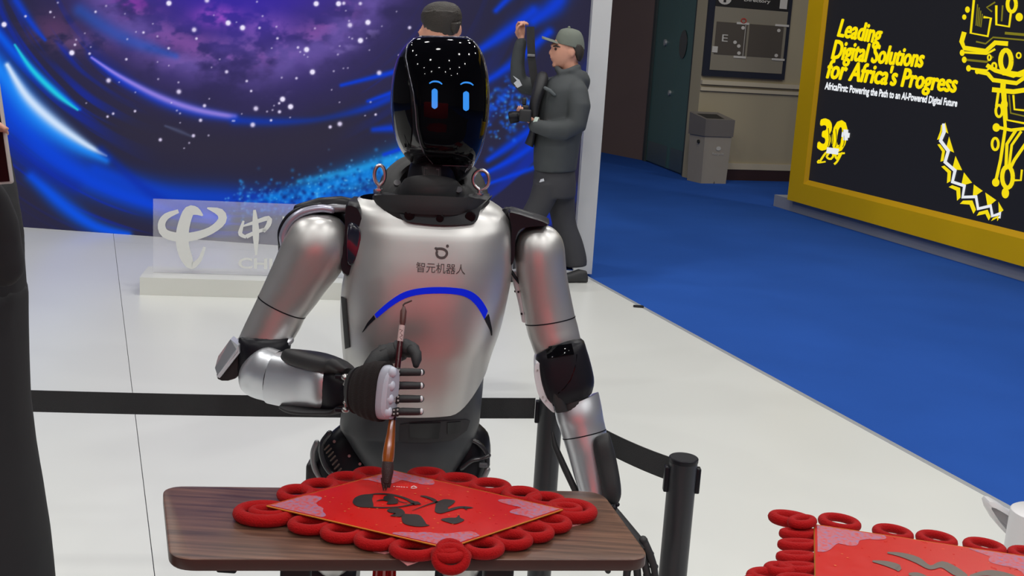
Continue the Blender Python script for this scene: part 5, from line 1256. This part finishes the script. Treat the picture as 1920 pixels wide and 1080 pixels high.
def hand_mb(wrist, knuck, palmn, side, sz=1.0, curl=.9, spread=0.18):
    """palm and five unequal bent fingers; wrist->knuck is the palm's length, palmn looks out of the palm"""
    d = (knuck - wrist).normalized(); w = d.cross(palmn).normalized() * side; L = .085 * sz; out = []
    x = MB(); R = []
    for t, hw_, ht in ((-.25, .020, .016), (0, .024, .016), (.4, .036, .015), (.8, .041, .013), (1.02, .036, .011)):
        c = wrist + d * L * t; R.append([c + w * hw_ * sz * math.cos(a) + palmn * ht * sz * math.sin(a) for a in (2 * math.pi * j / 16 for j in range(16))])
    x.rings(R); out.append(x)
    for i, (o_, ln) in enumerate(((.031, .070), (.011, .078), (-.010, .073), (-.029, .058))):
        b0 = wrist + d * L * .92 + w * o_ * sz; dirn = (d + w * (o_ * spread / .03 * .4)).normalized(); pts = [b0]; a = 0
        for k_, f in enumerate((.45, .32, .23)):
            a += curl * (.75 if k_ == 0 else .9); dd_ = dirn * math.cos(a) + palmn * math.sin(a); pts.append(pts[-1] + dd_ * ln * sz * f)
        out.append(limb(pts, [.0088 * sz, .0083 * sz, .0076 * sz, .0066 * sz], 10))
    b0 = wrist + d * L * .25 + w * .026 * sz; t1 = (d * .5 + w * .7 + palmn * .5).normalized(); p1 = b0 + t1 * .034 * sz; p2 = p1 + (d * .75 + w * .2 + palmn * .6).normalized() * .030 * sz; p3 = p2 + (d * .8 - w * .2 + palmn * .6).normalized() * .024 * sz
    out.append(limb([b0, p1, p2, p3], [.013 * sz, .0115 * sz, .010 * sz, .008 * sz], 10))
    return out

# ---------- photographer in profile, facing left
ph = empty('person', (P(1060, 520, PY).x, PY, 0), 'person in grey cap and dark jacket holding a camera beside the video wall', 'person')
def Q(a, c, dy=0.0): return P(a, c, PY + dy)
# head (profile): skull, face, nose, chin, ear, neck
hc = Q(1064, 96)
s_ = PY / FPX
head_mb = []
R = sect_rings([(1047, 66, 1086, 66, PY, .055), (1040, 76, 1092, 76, PY, .072), (1036, 88, 1093, 88, PY, .078), (1035, 98, 1091, 100, PY, .078), (1035, 108, 1087, 112, PY, .070), (1037, 116, 1078, 120, PY, .058), (1041, 123, 1064, 127, PY, .042), (1046, 126, 1058, 130, PY, .02)], k=3, seg=28)
h_ = MB().rings(R); head_mb.append(h_)
nose = limb([Q(1038, 88), Q(1033, 97), Q(1031, 100)], [.008, .014, .012], 10); head_mb.append(nose)
head_mb.append(limb([Q(1036, 107, -.015), Q(1034.5, 107, 0), Q(1036, 107, .015)], [.010, .013, .010], 10)); head_mb.append(limb([Q(1037, 111, -.012), Q(1035.5, 111.5, 0), Q(1037, 111, .012)], [.010, .012, .010], 10))
head_mb.append(limb([Q(1041, 122, -.01), Q(1040, 122, .01)], [.02, .02], 10)); head_mb.append(limb([Q(1037, 86, -.03), Q(1036, 85, 0), Q(1037, 86, .03)], [.014, .016, .014], 10))
head_mb.append(limb([Q(1066, 115), Q(1072, 134), Q(1074, 150)], [.062, .060, .066], 18))
for sy in (-1, 1):
    e = MB(); e.ell(Q(1073, 99, sy * .078), (.022, .010, .034), nu=14, nv=10); head_mb.append(e)
# hands joined to forearms hidden in the sleeves: one continuous skin
wr1 = Q(977, 72, .12); kn1 = Q(976, 56, .12)
hs = hand_mb(wr1, kn1, (Q(990, 60, .06) - Q(976, 60, .12)).normalized(), -1, 1.15, 1.1); 
wr2 = Q(1004, 230, -.17); kn2 = Q(984, 220, -.19)
hs2 = hand_mb(wr2, kn2, Vector((-.1, .35, .9)).normalized(), 1, 1.15, .75)
core = limb([Q(1074, 145), Q(1056, 190), Q(1050, 250), Q(1045, 330)], [.06, .10, .11, .10]); 
arm_r = limb([Q(1062, 165, .12), Q(1012, 172, .16), Q(972, 158, .14), Q(974, 110, .12), wr1], [.05, .045, .034, .026, .024])
arm_l = limb([Q(1078, 180, -.14), Q(1082, 235, -.2), Q(1040, 238, -.22), wr2], [.05, .042, .036, .026])
body = fuse_mb(head_mb + hs + hs2 + [core, arm_r, arm_l], 'body', skin, ph, .0085, 3)
# eyes and brows
for sy in (-1, 1):
    x = MB(); x.ell(Q(1042, 92, sy * .047), (.010, .012, .009), nu=12, nv=8); x.build('eye', mat('eye_dark', (.03, .02, .018), .3), ph)
    x = MB(); x.tube([Q(1037, 87, sy * .035), Q(1043, 86, sy * .058), Q(1050, 88, sy * .066)], [.004, .006, .003], 8, rnd=True); x.build('eyebrow', hairm, ph)
x = MB(); x.tube([Q(1034.6, 109, -.014), Q(1033.6, 109, 0), Q(1034.6, 109, .014), ], .003, 6, rnd=True); x.build('mouth', mat('lip_line', s2l(130, 70, 64), .6), ph)
# hair under the cap
x = MB(); x.rings(sect_rings([(1060, 82, 1094, 84, PY, .082), (1066, 92, 1095.5, 96, PY, .084), (1074, 102, 1093, 108, PY, .078), (1080, 112, 1088, 116, PY, .060)], k=3, seg=24)); x.build('hair', hairm, ph, smooth=180)
# cap with brim
x = MB(); x.rings(sect_rings([(1062, 52.5, 1074, 53.5, PY, .02), (1052, 55, 1086, 58, PY, .055), (1046, 62, 1092, 66, PY, .078), (1042, 72, 1095.5, 80, PY, .088), (1041, 80, 1096, 94, PY, .090)], k=4, seg=32)); cap = x.build('cap', capm, ph, smooth=180)
x = MB(); R = []
for t in np.linspace(0, 1, 9):
    cx_ = 1046 + (1016 - 1046) * t; cyv = 79 + (69 - 79) * t; w = .080 * math.sqrt(max(1 - t ** 2.2, .02)); th_ = .006
    c = Q(cx_, cyv); R.append([c + Vector((0, w * math.cos(a), th_ * math.sin(a) - .012 * (abs(math.cos(a)) ** 2))) for a in (2 * math.pi * j / 20 for j in range(20))])
x.rings(R); x.build('cap_brim', capm, cap, smooth=60)
x = MB(); x.tube([Q(1067, 53), Q(1067, 51.5)], .010, 12, rnd=True); x.build('cap_button', capm, cap)
# jacket: torso, sleeves, hood fused in one skin
tors = MB().rings(sect_rings([(1046, 138, 1088, 134, PY, .10), (1028, 150, 1100, 150, PY, .17), (1016, 168, 1102, 170, PY, .21), (1008, 195, 1101, 200, PY, .20), (1004, 230, 1095, 235, PY, .19), (1001, 265, 1088, 268, PY, .19), (1000, 300, 1083, 302, PY, .19), (1001, 319, 1080, 320, PY, .185)], k=3, seg=32))
slL = limb([Q(1080, 172, -.15), Q(1086, 200, -.19), Q(1081, 234, -.21), Q(1060, 243, -.22), Q(1030, 243, -.22), Q(1003, 236, -.19)], [.085, .082, .074, .070, .060, .048], 20)
slR = limb([Q(1058, 160, .12), Q(1020, 166, .17), Q(982, 160, .16), Q(972, 150, .15), Q(970, 120, .14), Q(974, 92, .13), Q(977, 80, .12)], [.08, .075, .064, .060, .052, .046, .042], 20)
hood = MB().rings(sect_rings([(1044, 126, 1058, 138, PY, .06), (1050, 128, 1094, 132, PY, .10), (1054, 136, 1104, 142, PY, .12), (1062, 146, 1107, 152, PY, .12), (1078, 156, 1104, 166, PY, .09)], k=3, seg=24))
collar_ = limb([Q(1044, 128, -.04), Q(1052, 138, -.09), Q(1070, 134, -.1), Q(1084, 126, -.06)], [.022, .028, .03, .024], 12)
jk = fuse_mb([tors, slL, slR, hood, collar_], 'jacket', jack, ph, .011, 5)
x = MB(); x.tube([Q(1008, 232, -.185), Q(1001, 230, -.18)], [.046, .044], 16, rnd=False); x.build('glove_cuff', mat('pale_cuff', s2l(190, 205, 195), .7, bump=.2), ph, smooth=60)
x = MB(); x.tube([Q(1022, 165, -.19), Q(1031, 170, -.2), Q(1040, 178, -.2)], [.012, .014, .010], 10, rnd=True); x.build('pocket_flap', mat('jacket_light', s2l(84, 90, 92), .7, bump=.2), jk, smooth=60)
# black sling bag on the chest and wide strap held up
x = MB(); x.rings(sect_rings([(1012, 136, 1024, 138, PY - .02, .04, 3), (1004, 146, 1028, 148, PY - .03, .10, 3), (998, 170, 1022, 172, PY - .04, .15, 3), (992, 200, 1012, 200, PY - .05, .15, 3), (994, 240, 1006, 240, PY - .05, .12, 3), (984, 268, 1000, 276, PY - .05, .06, 3)], k=3)); x.build('chest_bag', vest, ph, smooth=60)
x = MB(); R = []
for a, c in ((987, 50), (988, 80), (989, 110), (993, 140), (1000, 175)): R.append([Q(a + dx, c, .05 + dy) for dx, dy in ((0, 0), (15, 0), (15, .012), (0, .012))])
x.rings(R); strap = x.build('camera_strap', vest, ph, smooth=0)
x = MB(); x.box(Q(996, 104, .045), (.055, .02, .018), bev=.004); x.build('strap_buckle', mat('buckle_grey', (.2, .2, .21), .4), strap)
x = MB(); x.prism([Q(962, 142, .06), Q(974, 150, .06), Q(979, 160, .06), Q(970, 165, .06), Q(963, 156, .06), Q(969, 151, .06)], (0, .012, 0)); x.build('white_tag', mat('tag_white', s2l(205, 208, 215), .6), ph, smooth=0)
# camera held in the hand (a thing of its own)
cam_ = empty('camera', Q(972, 222, -.17), 'black photo camera held at waist height by the person in the cap', 'camera')
x = MB(); x.box(Q(985, 216, -.185), (.085, .13, .085), bev=.012); x.build('body', blackm, cam_, smooth=40)
x = MB(); a = Q(979, 217, -.185); b_ = Q(955, 221, -.185); x.tube([a, a.lerp(b_, .3), a.lerp(b_, .35), a.lerp(b_, .9), b_], [.036, .036, .040, .043, .041], 24); x.build('lens', blackp, cam_)
x = MB(); x.cyl(b_, b_ + (b_ - a).normalized() * .003, .034, 24); x.build('lens_glass', gloss, cam_)
x = MB(); x.box(Q(985, 202, -.185), (.05, .055, .035), bev=.01); x.build('viewfinder', blackm, cam_, smooth=40)
x = MB(); x.box(Q(983, 190, -.15), (.03, .06, .05), bev=.008); x.build('hot_shoe_grip', blackm, cam_, smooth=40)
# trousers
hip_ = MB().rings(sect_rings([(1003, 312, 1077, 312, PY, .155), (1000, 330, 1079, 330, PY, .17), (999, 348, 1080, 350, PY, .175), (1004, 366, 1079, 370, PY, .165)], k=3, seg=28))
legN = MB().rings(sect_rings([(1022, 345, 1079, 350, PY + .08, .10), (1028, 385, 1078, 385, PY + .08, .095), (1035, 420, 1081, 420, PY + .08, .085), (1046, 455, 1092, 450, PY + .08, .078), (1056, 485, 1100, 482, PY + .08, .075), (1060, 500, 1100, 499, PY + .08, .07)], k=3, seg=24))
legF = MB().rings(sect_rings([(1000, 340, 1050, 345, PY - .08, .10), (992, 370, 1042, 378, PY - .08, .095), (976, 402, 1022, 412, PY - .08, .085), (968, 440, 1010, 444, PY - .08, .075), (962, 480, 1002, 482, PY - .08, .07), (960, 515, 996, 515, PY - .08, .065)], k=3, seg=24))
tr = fuse_mb([hip_, legN, legF], 'trousers', trou, ph, .011, 5)
x = MB(); p = Q(1011, 342, -.192); x.prism([p, p + Vector((.035, 0, .012)), p + Vector((.03, 0, .03)), p + Vector((.008, 0, .022))], (0, -.004, 0)); x.build('trouser_badge', mat('tag_white', (0, 0, 0)), tr, smooth=0)
# shoes
def shoe_at(heel, L, yaw, name='shoe'):
    f = Vector((-math.cos(yaw), -math.sin(yaw), 0)); w = Vector((-f.y, f.x, 0)); x = MB(); R = []
    for t, hw_, h in ((0, .028, .05), (.04, .036, .085), (.25, .038, .095), (.5, .042, .07), (.75, .047, .055), (.93, .036, .042), (1.0, .015, .025)):
        c = heel + f * L * t; R.append([c + w * hw_ * sgnp(math.cos(a), .7) + VZ * (h / 2 + h / 2 * sgnp(math.sin(a), .7)) for a in (2 * math.pi * j / 18 for j in range(18))])
    x.rings(R); return x.build(name, shoe, ph, smooth=60)
hl_ = Vector((Q(1100, 528, .05).x, PY + .05, .002)); shoe_at(hl_, .27, .25)
hl2 = Vector((Q(996, 545, -.08).x, PY - .08, .002)); shoe_at(hl2, .27, .05)

# ---------- man seen from behind, over the robot's head
MY = 5.5
def K(a, c, dy=0.0): return P(a, c, MY + dy)
mn = empty('person', (K(828, 400).x, MY, 0), 'person with short dark hair, only the back of the head showing above the robot', 'person')
hd2 = MB().rings(sect_rings([(812, 5, 845, 5, MY, .05), (798, 16, 860, 16, MY, .085), (793, 32, 864, 32, MY, .10), (793, 48, 862, 48, MY, .10), (794, 66, 858, 66, MY, .095), (797, 84, 850, 84, MY, .08), (800, 98, 840, 98, MY, .06)], k=3, seg=28))
fr_b = [hd2, limb([K(822, 85), K(820, 115), K(819, 140)], [.062, .06, .07], 18), limb([K(793, 52), K(788, 62), K(791, 66)], [.01, .014, .012], 10)]
for sy, xx in ((-1, 861),):
    e = MB(); e.ell(K(xx, 57, -.03), (.013, .020, .030), nu=14, nv=10); fr_b.append(e)
    e = MB(); e.ell(K(xx - 66, 60, .05), (.010, .016, .026), nu=14, nv=10); fr_b.append(e)
z0 = K(815, 140).z
cx0 = K(818, 300).x; wr3 = Vector((cx0 - .02, MY - .22, .88)); wr4 = Vector((cx0 - .02, MY + .22, .88))
fr_b += [limb([Vector((cx0, MY, z0)), Vector((cx0, MY, 1.1)), Vector((cx0, MY, .95))], [.08, .09, .09])]
for wq, sy in ((wr3, -1), (wr4, 1)):
    fr_b += [limb([Vector((cx0, MY + sy * .16, 1.46)), Vector((cx0 + .01, MY + sy * .21, 1.16)), wq], [.04, .035, .025])]
    fr_b += hand_mb(wq, wq - VZ * .09, Vector((0, -sy * 1.0, 0)), sy, 1.0, .3)
fuse_mb(fr_b, 'body', skin, mn, .009, 3)
x = MB(); R = sect_rings([(820, 3, 838, 3, MY - .005, .03), (806, 7, 852, 7, MY - .005, .066), (796, 15, 861, 15, MY - .005, .09), (791, 25, 865, 25, MY - .005, .104), (790, 34, 866, 34, MY - .008, .106), (792, 42, 865, 44, MY - .008, .103), (800, 50, 864, 54, MY + .0, .090)], k=4, seg=40)
for ri in R:
    for i_, p in enumerate(ri): ri[i_] = p + (p - hd2.v[0]).normalized() * random.uniform(-.002, .004)
x.rings(R); x.build('hair', hairm, mn, smooth=180)
x = MB(); x.rings(sect_rings([(838, 40, 864, 42, MY - .07, .03), (840, 50, 862, 52, MY - .065, .03), (846, 60, 858, 62, MY - .06, .024)], k=3, seg=20)); x.build('hair', hairm, mn, smooth=180)
def vring(z, rx, ry, dx=0): return [Vector((cx0 + dx + rx * math.cos(a), MY + ry * math.sin(a), z)) for a in (2 * math.pi * j / 28 for j in range(28))]
tor_ = MB().rings([vring(z0 + .03, .055, .08), vring(z0 - .02, .085, .17), vring(z0 - .12, .10, .20), vring(1.2, .105, .19), vring(1.0, .10, .18), vring(.85, .105, .18)])
sl_ = [limb([Vector((cx0, MY + sy * .17, z0 - .07)), Vector((cx0 + .01, MY + sy * .22, 1.16)), Vector((cx0 - .01, MY + sy * .22, .92))], [.065, .052, .042]) for sy in (-1, 1)]
fuse_mb([tor_] + sl_, 'jacket', mat('navy_jacket', s2l(38, 40, 52), .8, bump=.3, bscale=20), mn, .014, 4)
lg = [MB().rings([vring(.9, .10, .17), vring(.78, .10, .16)])] + [limb([Vector((cx0, MY + sy * .085, .84)), Vector((cx0, MY + sy * .09, .48)), Vector((cx0 + .01, MY + sy * .09, .09))], [.088, .068, .055]) for sy in (-1, 1)]
fuse_mb(lg, 'trousers', trou, mn, .014, 4)
ph_ = ph; ph = mn
for sy in (-1, 1): shoe_at(Vector((cx0 + .07, MY + sy * .09, .002)), .26, 0)
ph = ph_

# ---------- dark figure at the left edge, holding a phone
LYv = 1.95
blk = mat('black_coat', (.014, .014, .016), .8, bump=.4, bscale=14, var=.15, vscale=5)
lp = empty('person', (P(-60, 900, LYv).x, LYv, 0), 'person in black coat and wide black trousers at the left edge holding up a phone', 'person')
def Lq(a, c, dy=0.0): return P(a, c, LYv + dy)
fz = lambda px_: P(px_, 900, LYv).x
bx0 = fz(-90)
def br(z, rx, ry, cx_=bx0, dy=0): return [Vector((cx_ + rx * sgnp(math.cos(a), .85), LYv + dy + ry * sgnp(math.sin(a), .85), z)) for a in (2 * math.pi * j / 32 for j in range(32))]
zz1 = Lq(0, 300).z
def Lr(px_r, y, w, dep, dy=0):
    pr = Lq(px_r, y, dy); return [Vector((pr.x - w + w * sgnp(math.cos(a), .85), LYv + dy + dep * sgnp(math.sin(a), .85), pr.z)) for a in (2 * math.pi * j / 30 for j in range(30))]
coat = MB().rings([Lr(-45, 215, .05, .055), Lr(-28, 240, .08, .075), Lr(-2, 268, .115, .10), Lr(8, 300, .13, .11), Lr(18, 350, .135, .115), Lr(26, 410, .135, .115), Lr(33, 480, .135, .115), Lr(38, 560, .14, .12), Lr(38, 640, .145, .125), Lr(38, 700, .145, .125)])
# raised arm: shoulder -> elbow -> forearm to the phone, elbow making the bulge at the belt line
arm = limb([Lq(-42, 300, -.02), Lq(-24, 360, -.05), Lq(-8, 430, -.07), Lq(8, 486, -.09), Lq(4, 504, -.12), Lq(-10, 450, -.16)], [.045, .046, .044, .034, .034, .036], 22)
armL = limb([Vector((bx0 - .13, LYv, 1.38)), Vector((bx0 - .17, LYv, 1.12)), Vector((bx0 - .12, LYv - .14, 1.02))], [.06, .05, .042])
fore = limb([Lq(4, 500, -.12), Lq(-10, 420, -.17), Lq(-24, 375, -.21), Lq(-46, 340, -.24)], [.036, .036, .032, .026], 20)
sl = limb([Lq(-70, 255, 0), Lq(-56, 280, -.01), Lq(-40, 320, -.02), Lq(-24, 380, -.03)], [.05, .054, .050, .048], 22)
fuse_mb([coat, arm, armL, fore, sl], 'coat', blk, lp, .011, 5)
# trousers: silhouette widening towards the hem
def Lr(px_r, y, w, dep, dy=0):
    pr = Lq(px_r, y, dy); return [Vector((pr.x - w + w * sgnp(math.cos(a), .85), LYv + dy + dep * sgnp(math.sin(a), .85), pr.z)) for a in (2 * math.pi * j / 30 for j in range(30))]
lgR = MB().rings([Lr(40, 540, .10, .11), Lr(40, 600, .115, .115), Lr(41, 680, .12, .12), Lr(44, 760, .12, .12), Lr(54, 850, .11, .12), Lr(68, 930, .10, .115), Lr(82, 1010, .10, .11), Lr(91, 1085, .095, .105), Lr(104, 1250, .09, .10), Lr(116, 1480, .088, .10), Lr(128, 1800, .085, .10)])
zlow = Lr(128, 1800, .085, .10)[0].z
prx = Lq(128, 1800).x
lgR.rings([[Vector((prx - .085 + .085 * math.cos(a), LYv + .10 * math.sin(a), z)) for a in (2 * math.pi * j / 30 for j in range(30))] for z in (zlow + .05, .25, .05)])
lgL = MB().rings([br(.90, .10, .11, bx0 - .06), br(.70, .10, .115, bx0 - .10), br(.40, .09, .10, bx0 - .13), br(.05, .088, .10, bx0 - .14)])
fuse_mb([lgR, lgL, MB().rings([br(.93, .135, .115), br(.82, .145, .12), br(.72, .13, .11)])], 'trousers', mat('black_trousers', (.016, .016, .018), .85, bump=.4, bscale=12, var=.12, vscale=4), lp, .012, 5)
# head, neck, hands: skin
hz = 1.66
hm = [MB().rings([[Vector((bx0 + rx * math.cos(a), LYv + dy + ry * math.sin(a), z)) for a in (2 * math.pi * j / 24 for j in range(24))] for z, rx, ry, dy in ((1.55, .03, .035, -.05), (1.57, .05, .065, -.03), (1.61, .066, .085, -.01), (1.66, .074, .092, 0), (1.71, .075, .093, .005), (1.75, .066, .08, .005), (1.78, .035, .045, .005))]),
      limb([Vector((bx0, LYv, 1.58)), Vector((bx0, LYv + .01, 1.50)), Vector((bx0, LYv + .01, 1.42))], [.052, .054, .06]), limb([Vector((bx0, LYv - .085, 1.68)), Vector((bx0, LYv - .105, 1.645))], [.009, .014])]
for sx in (-1, 1):
    e = MB(); e.ell((bx0 + sx * .076, LYv, 1.655), (.010, .018, .030), nu=12, nv=8); hm.append(e)
wr5 = Lq(-38, 338, -.24); hm += hand_mb(wr5, Lq(-31, 292, -.25), Vector((.25, -.9, .1)).normalized(), -1, .85, .7); hm += [limb([Lq(-26, 395, -.19), wr5], [.026, .023])]
wr6 = Vector((bx0 - .10, LYv - .20, 1.02)); hm += hand_mb(wr6, wr6 + Vector((.05, -.08, 0)), Vector((.3, .3, -.9)).normalized(), 1, .95, .6); hm += [limb([Vector((bx0 - .12, LYv - .12, 1.02)), wr6], [.03, .024])]
hm += [limb([Vector((bx0, LYv, 1.45)), Vector((bx0, LYv, 1.1))], [.05, .08]), limb([Lq(-55, 285, -.01), Lq(-22, 400, -.05), Lq(0, 480, -.1), Lq(-16, 400, -.18)], [.03, .025, .022, .022]), limb([Vector((bx0 - .1, LYv, 1.36)), Vector((bx0 - .165, LYv, 1.12)), Vector((bx0 - .12, LYv - .12, 1.02))], [.03, .028, .025]), limb([Vector((bx0, LYv, 1.34)), Vector((bx0 - .12, LYv, 1.36))], [.05, .03]), limb([Vector((bx0, LYv, 1.34)), Lq(-45, 275, -.01)], [.05, .03])]
fuse_mb(hm, 'body', skin, lp, .008, 3)
for sx in (-1, 1):
    x = MB(); x.ell((bx0 + sx * .03, LYv - .082, 1.672), (.011, .008, .006), nu=12, nv=8); x.build('eye', mat('eye_dark', (0, 0, 0)), lp)
x = MB(); x.tube([Vector((bx0 - .02, LYv - .088, 1.607)), Vector((bx0, LYv - .093, 1.606)), Vector((bx0 + .02, LYv - .088, 1.607))], .004, 8, rnd=True); x.build('mouth', mat('lip_line', (0, 0, 0)), lp)
x = MB(); x.rings([[Vector((bx0 + rx * math.cos(a), LYv + .02 + ry * math.sin(a), z)) for a in (2 * math.pi * j / 24 for j in range(24))] for z, rx, ry in ((1.62, .072, .075), (1.68, .082, .088), (1.74, .080, .09), (1.78, .06, .07), (1.80, .03, .035))]); x.build('hair', hairm, lp, smooth=180)
ph_ = ph; ph = lp
shoe_at(Vector((prx - .085, LYv + .10, .002)), .27, math.pi / 2); shoe_at(Vector((bx0 - .14, LYv + .10, .002)), .27, math.pi / 2)
ph = ph_
# phone
pn_ = empty('phone', Lq(2, 250, -.27), 'phone in a pale case held up at the left edge of the frame', 'phone')
a3 = Lq(6, 248, -.27); u1 = (Lq(17, 284, -.27) - Lq(6, 208, -.27)).normalized(); u2 = Vector((.15, -.98, 0)); u2 = (u2 - u1 * u2.dot(u1)).normalized(); u3 = u1.cross(u2).normalized()
if u3.x > 0: u3 = -u3
ctr3 = Lq(11, 246, -.27) + u3 * .036
x = MB(); x.box(ctr3, (.074, .010, .150), ax=(u3, u2, -u1), bev=.004); x.build('case', mat('pale_phone_case', s2l(196, 190, 184), .4, rvar=.05), pn_, smooth=40)
x = MB(); x.box(ctr3 + u2 * .0052, (.066, .002, .142), ax=(u3, u2, -u1)); x.build('screen', mat('phone_glass', (.004, .004, .005), .15, spec=.1), pn_, smooth=0)
